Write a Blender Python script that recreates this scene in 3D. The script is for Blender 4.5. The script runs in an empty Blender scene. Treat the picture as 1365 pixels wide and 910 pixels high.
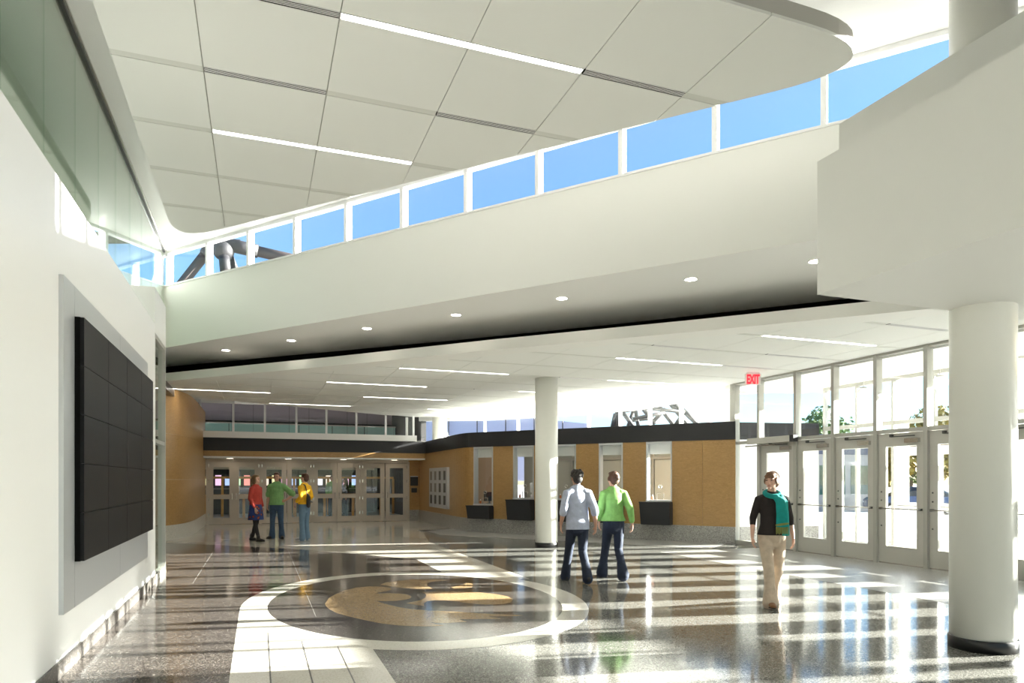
import bpy, bmesh, math, random
from mathutils import Vector, Matrix
random.seed(7)
R = math.radians
scene = bpy.context.scene
COL = scene.collection

# ------------------------------------------------------------------ camera
F_PX, CAM_H, HOR = 910.0, 1.58, 640.0
YAW = math.atan(337.5 / F_PX)
SN, CS = math.sin(YAW), math.cos(YAW)
cam_d = bpy.data.cameras.new('camera')
cam_d.sensor_width = 36.0
cam_d.lens = 36.0 * F_PX / 1365.0
cam_d.shift_y = (HOR - 455.0) / 1365.0
cam_d.clip_end = 600
cam = bpy.data.objects.new('camera', cam_d)
COL.objects.link(cam)
cam.location = (0, 0, CAM_H)
cam.rotation_euler = (R(90), 0, -YAW)
scene.camera = cam

# ------------------------------------------------------------------ world, sun, exposure
SUN_EL, SUN_AZ = 13.5, -11.0          # azimuth from +X towards +Y
world = bpy.data.worlds.new('world')
scene.world = world
world.use_nodes = True
wn = world.node_tree
sky = wn.nodes.new('ShaderNodeTexSky')
sky.sky_type = 'NISHITA'
sky.sun_disc = False
sky.sun_elevation = R(SUN_EL)
sky.sun_rotation = R(90 - SUN_AZ)
sky.air_density = 1.0
sky.dust_density = 0.4
sky.ozone_density = 4.0
wn.links.new(sky.outputs[0], wn.nodes['Background'].inputs[0])
wn.nodes['Background'].inputs[1].default_value = 0.30

sun_d = bpy.data.lights.new('sun', 'SUN')
sun_d.energy = 50.0
sun_d.angle = R(0.6)
sun_d.color = (1.0, 0.965, 0.90)
sun = bpy.data.objects.new('sun', sun_d)
COL.objects.link(sun)
tosun = Vector((math.cos(R(SUN_EL)) * math.cos(R(SUN_AZ)), math.cos(R(SUN_EL)) * math.sin(R(SUN_AZ)), math.sin(R(SUN_EL))))
sun.rotation_euler = tosun.to_track_quat('Z', 'Y').to_euler()
sun.location = (40, 0, 20)

vs = scene.view_settings
vs.view_transform = 'Standard'
vs.look = 'None'
vs.exposure = 0.45
vs.gamma = 1.0
vs.use_curve_mapping = False
scene.cycles.max_bounces = 10
scene.cycles.diffuse_bounces = 6
scene.cycles.transparent_max_bounces = 32
scene.cycles.use_denoising = True
scene.cycles.sample_clamp_indirect = 40.0
LIGHT_K = 1.3                        # strength of the ceiling fixtures

# ------------------------------------------------------------------ materials
MATS = {}
def nmat(name):
    m = bpy.data.materials.new(name)
    m.use_nodes = True
    MATS[name] = m
    return m, m.node_tree, m.node_tree.nodes['Principled BSDF']
def plain(name, col, rough=0.5, metal=0.0, spec=0.5, noise=0.0, nscale=8.0, bump=0.0, bscale=40.0):
    m, nt, b = nmat(name)
    b.inputs['Base Color'].default_value = (*col, 1)
    b.inputs['Roughness'].default_value = rough
    b.inputs['Metallic'].default_value = metal
    b.inputs['Specular IOR Level'].default_value = spec
    tc = nt.nodes.new('ShaderNodeTexCoord')
    if noise > 0:
        n = nt.nodes.new('ShaderNodeTexNoise'); n.inputs['Scale'].default_value = nscale; n.inputs['Detail'].default_value = 5
        nt.links.new(tc.outputs['Object'], n.inputs['Vector'])
        cr = nt.nodes.new('ShaderNodeValToRGB')
        cr.color_ramp.elements[0].position = 0.3; cr.color_ramp.elements[1].position = 0.7
        cr.color_ramp.elements[0].color = (*[c * (1 - noise) for c in col], 1)
        cr.color_ramp.elements[1].color = (*[min(1, c * (1 + noise)) for c in col], 1)
        nt.links.new(n.outputs['Fac'], cr.inputs['Fac']); nt.links.new(cr.outputs['Color'], b.inputs['Base Color'])
    if bump > 0:
        n2 = nt.nodes.new('ShaderNodeTexNoise'); n2.inputs['Scale'].default_value = bscale; n2.inputs['Detail'].default_value = 4
        nt.links.new(tc.outputs['Object'], n2.inputs['Vector'])
        bp = nt.nodes.new('ShaderNodeBump'); bp.inputs['Strength'].default_value = bump; bp.inputs['Distance'].default_value = 0.02
        nt.links.new(n2.outputs['Fac'], bp.inputs['Height']); nt.links.new(bp.outputs['Normal'], b.inputs['Normal'])
    return m
def terrazzo(name, cols, rough=0.1, scale=105.0):
    """cols: (position, colour) chips over a matrix"""
    m, nt, b = nmat(name)
    tc = nt.nodes.new('ShaderNodeTexCoord')
    v = nt.nodes.new('ShaderNodeTexVoronoi'); v.inputs['Scale'].default_value = scale
    nt.links.new(tc.outputs['Object'], v.inputs['Vector'])
    sp = nt.nodes.new('ShaderNodeSeparateColor')
    nt.links.new(v.outputs['Color'], sp.inputs['Color'])
    cr = nt.nodes.new('ShaderNodeValToRGB'); cr.color_ramp.interpolation = 'CONSTANT'
    els = cr.color_ramp.elements
    els[0].position = cols[0][0]; els[0].color = (*cols[0][1], 1)
    els[1].position = cols[1][0]; els[1].color = (*cols[1][1], 1)
    for p, c in cols[2:]:
        e = els.new(p); e.color = (*c, 1)
    nt.links.new(sp.outputs['Red'], cr.inputs['Fac'])
    nt.links.new(cr.outputs['Color'], b.inputs['Base Color'])
    n = nt.nodes.new('ShaderNodeTexNoise'); n.inputs['Scale'].default_value = 0.8; n.inputs['Detail'].default_value = 3
    nt.links.new(tc.outputs['Object'], n.inputs['Vector'])
    mr = nt.nodes.new('ShaderNodeMapRange')
    mr.inputs['To Min'].default_value = rough * 0.8; mr.inputs['To Max'].default_value = rough * 1.25
    nt.links.new(n.outputs['Fac'], mr.inputs['Value']); nt.links.new(mr.outputs['Result'], b.inputs['Roughness'])
    b.inputs['Specular IOR Level'].default_value = 0.55
    return m
def wood(name, c1, c2, rough=0.32, horiz=False):
    m, nt, b = nmat(name)
    tc = nt.nodes.new('ShaderNodeTexCoord')
    mp = nt.nodes.new('ShaderNodeMapping'); mp.inputs['Scale'].default_value = (2.5, 2.5, 7.0) if not horiz else (3, 3, 3)
    nt.links.new(tc.outputs['Object'], mp.inputs['Vector'])
    n = nt.nodes.new('ShaderNodeTexNoise'); n.inputs['Scale'].default_value = 3.0; n.inputs['Detail'].default_value = 8; n.inputs['Roughness'].default_value = 0.65; n.inputs['Distortion'].default_value = 1.6
    nt.links.new(mp.outputs['Vector'], n.inputs['Vector'])
    cr = nt.nodes.new('ShaderNodeValToRGB')
    cr.color_ramp.elements[0].position = 0.3; cr.color_ramp.elements[0].color = (*c1, 1)
    cr.color_ramp.elements[1].position = 0.72; cr.color_ramp.elements[1].color = (*c2, 1)
    nt.links.new(n.outputs['Fac'], cr.inputs['Fac']); nt.links.new(cr.outputs['Color'], b.inputs['Base Color'])
    b.inputs['Roughness'].default_value = rough
    return m
def glass(name, tint=(1, 1, 1), f0=0.045, rough=0.0):
    m = bpy.data.materials.new(name); m.use_nodes = True; MATS[name] = m
    nt = m.node_tree; nt.nodes.clear()
    out = nt.nodes.new('ShaderNodeOutputMaterial')
    tr = nt.nodes.new('ShaderNodeBsdfTransparent'); tr.inputs['Color'].default_value = (*tint, 1)
    gl = nt.nodes.new('ShaderNodeBsdfGlossy'); gl.inputs['Roughness'].default_value = rough
    gl.inputs['Color'].default_value = (1, 1, 1, 1)
    mix = nt.nodes.new('ShaderNodeMixShader')
    geo = nt.nodes.new('ShaderNodeNewGeometry')
    dot = nt.nodes.new('ShaderNodeVectorMath'); dot.operation = 'DOT_PRODUCT'
    nt.links.new(geo.outputs['Normal'], dot.inputs[0]); nt.links.new(geo.outputs['Incoming'], dot.inputs[1])
    def mth(op, a, bb=None):
        n = nt.nodes.new('ShaderNodeMath'); n.operation = op
        for k, x in enumerate((a, bb)):
            if x is None: continue
            if isinstance(x, (int, float)): n.inputs[k].default_value = x
            else: nt.links.new(x, n.inputs[k])
        return n.outputs[0]
    a = mth('ABSOLUTE', dot.outputs['Value']); a = mth('SUBTRACT', 1.0, a); a = mth('POWER', a, 5.0)
    a = mth('MULTIPLY', a, 1 - f0); a = mth('ADD', a, f0)
    nt.links.new(a, mix.inputs[0]); nt.links.new(tr.outputs[0], mix.inputs[1]); nt.links.new(gl.outputs[0], mix.inputs[2])
    nt.links.new(mix.outputs[0], out.inputs[0])
    return m
def emit(name, col, k):
    m, nt, b = nmat(name)
    b.inputs['Base Color'].default_value = (*[min(1, c) for c in col], 1)
    b.inputs['Emission Color'].default_value = (*col, 1)
    b.inputs['Emission Strength'].default_value = k
    return m

plain('white_paint', (0.80, 0.80, 0.765), 0.55, bump=0.02, bscale=90)
plain('wall_white', (0.82, 0.82, 0.80), 0.42, bump=0.02, bscale=60)
plain('ceiling_white', (0.82, 0.82, 0.80), 0.5)
plain('panel_white', (0.80, 0.81, 0.78), 0.7, bump=0.03, bscale=300)
plain('strip_grey', (0.66, 0.67, 0.63), 0.6)
plain('joint_grey', (0.36, 0.36, 0.34), 0.8)
plain('void_black', (0.004, 0.004, 0.004), 0.9, spec=0.1)
plain('frame_white', (0.84, 0.84, 0.84), 0.35)
plain('frame_grey', (0.42, 0.415, 0.38), 0.38, metal=0.25)
plain('door_grey', (0.50, 0.49, 0.45), 0.35, metal=0.15)
plain('door_beige', (0.52, 0.46, 0.39), 0.42)
plain('steel', (0.62, 0.61, 0.58), 0.25, metal=1.0)
plain('dark_steel', (0.10, 0.10, 0.10), 0.4, metal=0.7)
plain('silver_panel', (0.60, 0.62, 0.64), 0.36, metal=0.55)
plain('screen_black', (0.008, 0.008, 0.009), 0.42, spec=0.18)
plain('black_band', (0.014, 0.014, 0.016), 0.5)
plain('shelf_black', (0.020, 0.021, 0.024), 0.55)
plain('column_white', (0.80, 0.80, 0.74), 0.3)
plain('black_base', (0.012, 0.012, 0.012), 0.35)
wood('wood_veneer', (0.315, 0.178, 0.060), (0.455, 0.275, 0.105))
wood('wood_rail', (0.50, 0.25, 0.05), (0.62, 0.33, 0.08), horiz=True)
terrazzo('terrazzo_dark', [(0, (0.055, 0.047, 0.042)), (0.45, (0.095, 0.082, 0.072)), (0.72, (0.17, 0.148, 0.13)), (0.9, (0.27, 0.24, 0.21)), (0.96, (0.03, 0.026, 0.024))], 0.11)
terrazzo('terrazzo_disc', [(0, (0.052, 0.047, 0.043)), (0.5, (0.085, 0.076, 0.069)), (0.8, (0.14, 0.125, 0.11)), (0.94, (0.21, 0.19, 0.17))], 0.11)
terrazzo('terrazzo_grey', [(0, (0.13, 0.128, 0.115)), (0.4, (0.19, 0.187, 0.17)), (0.7, (0.27, 0.265, 0.245)), (0.9, (0.38, 0.37, 0.34)), (0.96, (0.07, 0.07, 0.065))], 0.10)
terrazzo('terrazzo_pale_grey', [(0, (0.26, 0.255, 0.24)), (0.4, (0.33, 0.325, 0.305)), (0.7, (0.41, 0.40, 0.375)), (0.94, (0.18, 0.175, 0.16))], 0.30)
terrazzo('terrazzo_cream', [(0, (0.70, 0.67, 0.59)), (0.4, (0.75, 0.72, 0.65)), (0.8, (0.79, 0.77, 0.70)), (0.95, (0.60, 0.56, 0.48))], 0.11)
terrazzo('terrazzo_tan', [(0, (0.36, 0.24, 0.125)), (0.4, (0.44, 0.31, 0.17)), (0.75, (0.53, 0.39, 0.235)), (0.95, (0.26, 0.17, 0.09))], 0.11)
terrazzo('terrazzo_cream_shaded', [(0, (0.50, 0.465, 0.40)), (0.4, (0.56, 0.525, 0.455)), (0.8, (0.62, 0.585, 0.51)), (0.95, (0.42, 0.38, 0.32))], 0.11)  # same cream terrazzo, with the shade at the back put into its colour
terrazzo('stone_grey', [(0, (0.28, 0.27, 0.255)), (0.4, (0.35, 0.34, 0.32)), (0.75, (0.44, 0.43, 0.40)), (0.93, (0.16, 0.155, 0.15))], 0.4, 60)
terrazzo('stone_cream', [(0, (0.55, 0.53, 0.48)), (0.5, (0.62, 0.60, 0.55)), (0.93, (0.45, 0.43, 0.39))], 0.35, 60)
terrazzo('stone_dark', [(0, (0.060, 0.056, 0.052)), (0.5, (0.10, 0.092, 0.085)), (0.9, (0.22, 0.20, 0.18))], 0.3, 90)
glass('glass_clear', (0.99, 1.0, 0.995), 0.03)
glass('glass_green', (0.86, 0.93, 0.88), 0.07)
glass('glass_aqua', (0.55, 0.80, 0.78), 0.06)
glass('glass_globe', (0.9, 0.9, 0.88), 0.05)
emit('light_lens', (1.0, 0.97, 0.90), 14.0 * LIGHT_K)
emit('downlight_lens', (1.0, 0.90, 0.76), 22.0 * LIGHT_K)
emit('door_light_lens', (1.0, 0.88, 0.70), 8.0)
emit('office_light_lens', (1.0, 0.97, 0.9), 2.5)
emit('exit_red', (1.0, 0.012, 0.03), 1.2)
plain('concrete', (0.36, 0.355, 0.34), 0.8, noise=0.08, nscale=3)
plain('asphalt', (0.30, 0.30, 0.30), 0.9, noise=0.1, nscale=5)
M = MATS

# ------------------------------------------------------------------ mesh helpers
class MB:
    def __init__(s): s.v = []; s.f = []
    def add(s, vs, fs):
        o = len(s.v); s.v += [tuple(v) for v in vs]; s.f += [tuple(i + o for i in f) for f in fs]; return s
    def box(s, x0, x1, y0, y1, z0, z1):
        return s.add([(x0, y0, z0), (x1, y0, z0), (x1, y1, z0), (x0, y1, z0), (x0, y0, z1), (x1, y0, z1), (x1, y1, z1), (x0, y1, z1)],
                     [(0, 3, 2, 1), (4, 5, 6, 7), (0, 1, 5, 4), (1, 2, 6, 5), (2, 3, 7, 6), (3, 0, 4, 7)])
    def prism(s, poly, z0, z1):
        a = sum(poly[i][0] * poly[(i + 1) % len(poly)][1] - poly[(i + 1) % len(poly)][0] * poly[i][1] for i in range(len(poly)))
        if a < 0: poly = poly[::-1]
        n = len(poly)
        vs = [(p[0], p[1], z0) for p in poly] + [(p[0], p[1], z1) for p in poly]
        fs = [tuple(range(n - 1, -1, -1)), tuple(range(n, 2 * n))] + [(i, (i + 1) % n, n + (i + 1) % n, n + i) for i in range(n)]
        return s.add(vs, fs)
    def ribbon(s, path, t0, t1, z0, z1):
        """wall along a plan path; offsets t0..t1 to the left of travel, mitred"""
        n = len(path); L = []; Rr = []
        for i in range(n):
            p = Vector(path[i])
            d0 = (p - Vector(path[i - 1])).normalized() if i > 0 else (Vector(path[1]) - p).normalized()
            d1 = (Vector(path[i + 1]) - p).normalized() if i < n - 1 else d0
            t = (d0 + d1).normalized(); nn = Vector((-t.y, t.x)); k = 1 / max(0.3, nn.dot(Vector((-d0.y, d0.x))))
            L.append(p + nn * k * t1); Rr.append(p + nn * k * t0)
        for i in range(n - 1):
            q = [Rr[i], Rr[i + 1], L[i + 1], L[i]]
            s.prism([(a.x, a.y) for a in q], z0, z1)
        return s
    def hexa(s, p):   # eight points: bottom ring 0-3, top ring 4-7
        return s.add(p, [(0, 3, 2, 1), (4, 5, 6, 7), (0, 1, 5, 4), (1, 2, 6, 5), (2, 3, 7, 6), (3, 0, 4, 7)])
    def loft(s, rings, closed_ends=True):
        n = len(rings[0]); o = len(s.v); s.v += [tuple(p) for r in rings for p in r]
        for k in range(len(rings) - 1):
            for i in range(n):
                j = (i + 1) % n
                s.f.append((o + k * n + i, o + k * n + j, o + (k + 1) * n + j, o + (k + 1) * n + i))
        if closed_ends:
            s.f.append(tuple(o + i for i in range(n - 1, -1, -1)))
            s.f.append(tuple(o + (len(rings) - 1) * n + i for i in range(n)))
        return s
    def tube(s, pts, r, n=10):
        rs = r if isinstance(r, (list, tuple)) else [r] * len(pts)
        pts = [Vector(p) for p in pts]; rings = []
        up = None
        for i, p in enumerate(pts):
            if i == 0: t = pts[1] - p
            elif i == len(pts) - 1: t = p - pts[i - 1]
            else: t = (pts[i + 1] - p).normalized() + (p - pts[i - 1]).normalized()
            t.normalize()
            if up is None: up = Vector((0, 0, 1)) if abs(t.z) < 0.9 else Vector((1, 0, 0))
            u = t.cross(up).normalized(); w = u.cross(t).normalized(); up = w
            rings.append([p + (u * math.cos(2 * math.pi * k / n) + w * math.sin(2 * math.pi * k / n)) * rs[i] for k in range(n)])
        for rr in rings: rr.reverse()
        return s.loft(rings)
    def lathe(s, prof, c=(0, 0, 0), n=32):
        rings = [[(c[0] + r * math.cos(2 * math.pi * k / n), c[1] + r * math.sin(2 * math.pi * k / n), c[2] + z) for k in range(n)] for r, z in prof]
        return s.loft(rings)
    def sphere(s, c, r, n=16, m=10, sc=(1, 1, 1)):
        prof = [(max(1e-4, r * math.sin(math.pi * k / m)), -r * math.cos(math.pi * k / m)) for k in range(m + 1)]
        rings = [[(c[0] + sc[0] * a * math.cos(2 * math.pi * k / n), c[1] + sc[1] * a * math.sin(2 * math.pi * k / n), c[2] + sc[2] * z) for k in range(n)] for a, z in prof]
        return s.loft(rings)
    def mesh(s, name, mat, smooth=False):
        me = bpy.data.meshes.new(name)
        me.from_pydata(s.v, [], s.f)
        if mat: me.materials.append(M[mat] if isinstance(mat, str) else mat)
        if smooth:
            me.polygons.foreach_set('use_smooth', [True] * len(me.polygons))
        me.update()
        return me
def link(name, me, parent=None, loc=None, smooth_angle=None):
    o = bpy.data.objects.new(name, me); COL.objects.link(o)
    if parent is not None: o.parent = parent
    if loc is not None: o.location = loc
    return o
def part(name, mb, mat, parent=None, smooth=False):
    """mesh part given in its parent's own coordinates"""
    return link(name, mb.mesh(name, mat, smooth), parent)
def wpart(name, mb, mat, parent, smooth=False):
    """mesh part given in world coordinates under an unrotated parent"""
    o = part(name, mb, mat, parent, smooth)
    off = parent.location.copy()
    if parent.parent: off += parent.parent.location
    o.matrix_parent_inverse = Matrix.Translation(-off)
    return o
def tag(o, label, cat=None, group=None, kind=None):
    if label: o['label'] = label
    if cat: o['category'] = cat
    if group: o['group'] = group
    if kind: o['kind'] = kind
    return o
def thing(name, label, cat, loc=(0, 0, 0), rz=0.0, group=None, kind=None):
    o = bpy.data.objects.new(name, None); COL.objects.link(o)
    o.empty_display_size = 0.2
    o.location = loc; o.rotation_euler = (0, 0, rz)
    return tag(o, label, cat, group, kind)
def struct(name, mb, mat, label, smooth=False):
    o = part(name, mb, mat, None, smooth)
    return tag(o, label, name.split('_')[0], None, 'structure')
def copy_tree(o, parent=None):
    c = o.copy(); COL.objects.link(c); c.parent = parent
    for ch in list(o.children): copy_tree(ch, c)
    return c
def floor_pt(px, py, z=0.0):
    d = F_PX * (z - CAM_H) / (HOR - py); r = (px - 682.5) / F_PX * d
    return (d * SN + r * CS, d * CS - r * SN)
def clip(poly, x0, x1, y0, y1):
    for ax, val, keep in ((0, x0, 1), (0, x1, -1), (1, y0, 1), (1, y1, -1)):
        out = []
        for i in range(len(poly)):
            a, b = poly[i], poly[(i + 1) % len(poly)]
            ia, ib = (a[ax] - val) * keep >= 0, (b[ax] - val) * keep >= 0
            if ia: out.append(a)
            if ia != ib:
                t = (val - a[ax]) / (b[ax] - a[ax])
                out.append((a[0] + t * (b[0] - a[0]), a[1] + t * (b[1] - a[1])))
        poly = out
        if len(poly) < 3: return []
    ar = abs(sum(poly[i][0] * poly[(i + 1) % len(poly)][1] - poly[(i + 1) % len(poly)][0] * poly[i][1] for i in range(len(poly)))) / 2
    return poly if ar > 0.004 else []

# plan lines shared by several pieces
DG0, DGD = Vector((-1.95, 17.16)), Vector((0.6277, -0.7785))     # clerestory / bulkhead line, running towards the camera side
def dg(t, off=0.0):   # off > 0: outside (away from the hall)
    p = DG0 + DGD * t + Vector((0.7785, 0.6277)) * off
    return (p.x, p.y)
TK0, TKD = Vector((6.0, 20.3)), Vector((0.6292, -0.7772))        # ticket wall
def tk(t, off=0.0):   # off > 0: into the ticket office
    p = TK0 + TKD * t + Vector((0.7772, 0.6292)) * off
    return (p.x, p.y)
ZL, ZS, ZSILL, ZU, ZC = 4.0, 4.58, 5.95, 6.75, 5.94   # lower ceiling, soffit, sill, upper ceiling, hanging canopy
XW, XG, XD = -1.5, -2.0, 11.2                          # left wall, upper glass, door wall

# ================================================================== FLOOR
fl = struct('floor', MB().box(-8, 11.6, -9, 27.0, -0.2, 0.0), 'terrazzo_grey', 'polished grey terrazzo floor of the hall')
CXE, CYE = 1.94, 8.95
def ell(a, b, n=96, a0=0, a1=360):
    return [(CXE + a * math.cos(R(a0 + (a1 - a0) * k / n)), CYE + b * math.sin(R(a0 + (a1 - a0) * k / n))) for k in range(n + (0 if a1 - a0 == 360 else 1))]
zt = 0.0012
part('dark_terrazzo_field', MB().prism([(-1.5, -9), (-0.22, -9), (-0.22, 8.95)] + [(x, y) for x, y in ell(2.16, 2.78, 40, 180, 62)] + [(2.95, 13.5), (2.36, 14.31), (0.89, 16.34), (-0.7, 17.9), (-2.27, 19.32), (-4.6, 21.3), (-6, 21.3), (-6, 13), (-1.5, 13)], -0.01, zt), 'terrazzo_dark', fl)
part('cream_terrazzo_field', MB().prism([(-4.6, 21.3), (-2.27, 19.32), (-0.7, 17.9), (0.89, 16.34), (2.36, 14.31), (2.95, 13.5), (4.08, 14.3), (4.10, 17.2), (4.7, 20.5), (5.9, 22.2), (5.9, 27), (-4.6, 27)], -0.01, zt), 'terrazzo_cream_shaded', fl)
part('cream_band', MB().prism([(2.95, 13.5), (2.95, 10.2), (4.08, 10.2), (4.08, 14.3)], -0.01, zt), 'terrazzo_cream', fl)
for k in range(4):
    x0 = -0.22 + 0.307 * k
    part('cream_plank', MB().box(x0 + (0.006 if k else 0), x0 + 0.301, -9, 8.95, -0.01, zt + 0.0004), 'terrazzo_cream', fl)
part('plank_bed', MB().box(-0.21, 1.0, -9, 8.9, -0.01, zt), 'stone_dark', fl)
part('grey_entrance_field', MB().box(8.3, 11.2, -9, 13.0, -0.01, zt), 'terrazzo_pale_grey', fl)
part('grey_border', MB().ribbon([(5.2, 21.4), (5.5, 20.1), tk(0.3, -0.9), tk(7.9, -0.9)], -0.55, 0.9, -0.01, zt), 'terrazzo_pale_grey', fl)
ring = MB(); o_, i_ = ell(2.16, 2.78), ell(1.84, 2.45)
for k in range(96):
    j = (k + 1) % 96
    ring.prism([i_[k], o_[k], o_[j], i_[j]], -0.01, zt + 0.0012)
part('cream_ring', ring, 'terrazzo_cream', fl)
part('medallion_disc', MB().prism(i_, -0.01, zt + 0.0010), 'terrazzo_disc', fl)
EMB = {
    'emblem_body': [(60, 225), (85, 190), (130, 165), (180, 145), (250, 128), (330, 121), (400, 121), (445, 127), (465, 135), (455, 143), (420, 150), (385, 157), (355, 165), (400, 163), (450, 162), (510, 164), (560, 170), (585, 182), (575, 194), (540, 202), (490, 208), (430, 210), (370, 208), (430, 228), (500, 245), (580, 258), (680, 266), (800, 272), (900, 278), (1000, 284), (1100, 289), (1200, 293), (1260, 297), (1200, 300), (1120, 302), (1045, 303), (1130, 316), (1060, 318), (980, 318), (870, 320), (920, 335), (870, 338), (800, 342), (700, 340), (740, 352), (780, 358), (700, 363), (600, 362), (500, 357), (400, 345), (300, 325), (200, 302), (130, 282), (85, 258), (65, 240)],
    'emblem_crest': [(395, 110), (430, 97), (500, 87), (580, 80), (680, 77), (760, 78), (820, 82), (760, 87), (710, 93), (680, 103), (680, 118), (720, 138), (650, 138), (570, 133), (490, 125), (440, 117)],
    'emblem_beak': [(915, 97), (950, 103), (965, 115), (945, 125), (900, 134), (840, 137), (828, 125), (870, 118), (900, 110)],
    'emblem_wing': [(650, 155), (760, 152), (880, 152), (1000, 157), (1100, 168), (1170, 182), (1200, 200), (1190, 215), (1150, 226), (1080, 231), (1000, 229), (930, 222), (860, 212), (790, 206), (720, 205), (680, 210), (660, 222), (660, 238), (610, 232), (555, 222), (590, 215), (640, 205), (668, 190), (675, 172)]}
for nm, pts in EMB.items():
    part(nm, MB().prism([floor_pt(420 + x * 0.21978, 755 + y * 0.21978) for x, y in pts], -0.01, zt + 0.0022), 'terrazzo_tan', fl)
for x in (-0.95, 0.62):      # thin pale divider strips in the dark field and the medallion
    part('divider_strip', MB().box(x - 0.002, x + 0.002, 8.2 if x > 0 else 11.5, 16.6 if x > 0 else 17.8, -0.005, zt + 0.0011), 'stone_grey', fl)

# ================================================================== LEFT WALL
wl = struct('wall_left', MB().box(XG - 0.12, XW, -9, 11.78, 0, ZL), 'wall_white', 'tall white wall carrying the black video screen')
struct('baseboard_left', MB().box(XW, XW + 0.018, -9, 11.78, 0, 0.135), 'stone_dark', 'dark speckled stone skirting below the screen wall')
vw = thing('video_wall', 'big black tiled video screen in a silver panel surround on the white wall', 'video screen', (XW, 8.7, 0.5))
Y0, Y1, Z0, Z1 = 6.72, 10.77, 0.89, 2.97
for (a, b, c, d) in ((6.37, 6.72, 0.50, 3.23), (6.72, 8.75, Z1, 3.23), (8.75, 10.80, Z1, 3.23), (6.72, 8.75, 0.50, Z0), (8.75, 10.80, 0.50, Z0)):
    wpart('surround_panel', MB().box(XW, XW + 0.035, a + 0.003, b - 0.003, c + 0.003, d - 0.003), 'silver_panel', vw)
wpart('screen_body', MB().box(XW, XW + 0.075, Y0, Y1, Z0, Z1), 'void_black', vw)
nc, nr = 4, 5
for i in range(nc):
    for j in range(nr):
        a, c = Y0 + (Y1 - Y0) * i / nc, Z0 + (Z1 - Z0) * j / nr
        wpart('screen_tile', MB().box(XW + 0.07, XW + 0.105, a + 0.003, a + (Y1 - Y0) / nc - 0.003, c + 0.003, c + (Z1 - Z0) / nr - 0.003), 'screen_black', vw)
# glazed strip at the end of the wall
w2 = thing('window_2', 'narrow full-height glazed strip closing the end of the screen wall', 'window', (XW - 0.06, 11.78, 0), kind='structure')
for y in (11.78, 13.02):
    wpart('mullion', MB().box(XW - 0.12, XW, y, y + 0.06, 0, 3.86), 'frame_grey', w2)
for z0, z1 in ((0, 0.1), (2.17, 2.23), (3.80, 3.86)):
    wpart('rail', MB().box(XW - 0.11, XW - 0.01, 11.84, 13.02, z0, z1), 'frame_grey', w2)
for z0, z1 in ((0.1, 2.17), (2.23, 3.80)):
    wpart('pane', MB().box(XW - 0.065, XW - 0.055, 11.84, 13.02, z0, z1), 'glass_green', w2)
struct('trim_1', MB().box(XW - 0.6, XW, 11.78, 13.08, 3.86, 4.56), 'white_paint', 'white lintel over the glazed strip')
# upper glass screen standing on the wall
w1 = thing('window_1', 'row of frameless tall glass sheets above the screen wall', 'window', (XG, 4, ZL), kind='structure')
ys = [7.96 - 1.22 * k for k in range(13, 0, -1)] + [7.96, 9.19, 10.42, 11.58, 12.78, 14.0, 15.2, 16.4, 17.1]
for a, b in zip(ys[:-1], ys[1:]):
    wpart('pane', MB().box(XG - 0.006, XG + 0.006, a + 0.004, b - 0.004, ZL, ZU - 0.03), 'glass_green', w1)
wpart('head_channel', MB().box(XG - 0.03, XG + 0.03, -9, 17.1, ZU - 0.05, ZU - 0.005), 'dark_steel', w1)
wpart('head_trim', MB().box(XG + 0.03, XG + 0.06, -9, 17.1, ZU - 0.03, ZU), 'steel', w1)
# dim gallery behind the upper glass
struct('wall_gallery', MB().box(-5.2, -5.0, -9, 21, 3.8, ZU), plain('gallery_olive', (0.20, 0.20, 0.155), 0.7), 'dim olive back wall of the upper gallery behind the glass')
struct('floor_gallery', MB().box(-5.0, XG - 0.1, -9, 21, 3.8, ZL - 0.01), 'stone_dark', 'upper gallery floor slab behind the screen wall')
struct('wall_passage', MB().box(-6.2, -6.0, 11, 27, 0, 4.6), 'wall_white', 'white side wall of the passage past the screen wall')
struct('wall_passage_end', MB().box(-6.2, XG - 0.12, 11.3, 11.78, 0, 3.8), 'wall_white', 'white end wall of the passage behind the screen wall')

# ================================================================== UPPER ROOM: ceiling, clerestory, bulkhead
struct('ceiling', MB().prism([(-5.2, 21.3), (-5.2, -9), (9.9, -9), (9.9, 3.2), dg(17.6, 0.16), dg(-5, 0.16)], ZU, ZU + 0.3), 'ceiling_white', 'smooth white upper ceiling above the hanging canopy')
TB = [-4.0, -2.68, -1.34, 0.0, 1.42, 2.76, 4.13, 5.49, 6.82, 8.18, 9.52, 10.89, 12.23, 13.57, 14.93, 16.3, 16.95]
bk = struct('wall_bulkhead', MB().ribbon([dg(-4.0), dg(17.5)], 0.0, 0.30, ZS, ZSILL), 'white_paint', 'long slanting white bulkhead below the blue clerestory windows')
w3 = thing('window_3', 'slanting row of clerestory windows in white frames above the bulkhead', 'window', (*dg(6.8), ZSILL), kind='structure')
wpart('sill', MB().ribbon([dg(-4.0), dg(17.5)], -0.02, 0.16, ZSILL, ZSILL + 0.035), 'frame_white', w3)
wpart('head', MB().ribbon([dg(-4.0), dg(17.5)], 0.0, 0.14, ZU - 0.06, ZU), 'frame_white', w3)
for t in TB:
    wpart('mullion', MB().ribbon([dg(t - 0.035), dg(t + 0.035)], 0.0, 0.14, ZSILL + 0.035, ZU - 0.06), 'frame_white', w3)
for a, b in zip(TB[:-1], TB[1:]):
    wpart('pane', MB().ribbon([dg(a + 0.035), dg(b - 0.035)], 0.065, 0.077, ZSILL + 0.035, ZU - 0.06), 'glass_clear', w3)
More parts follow.
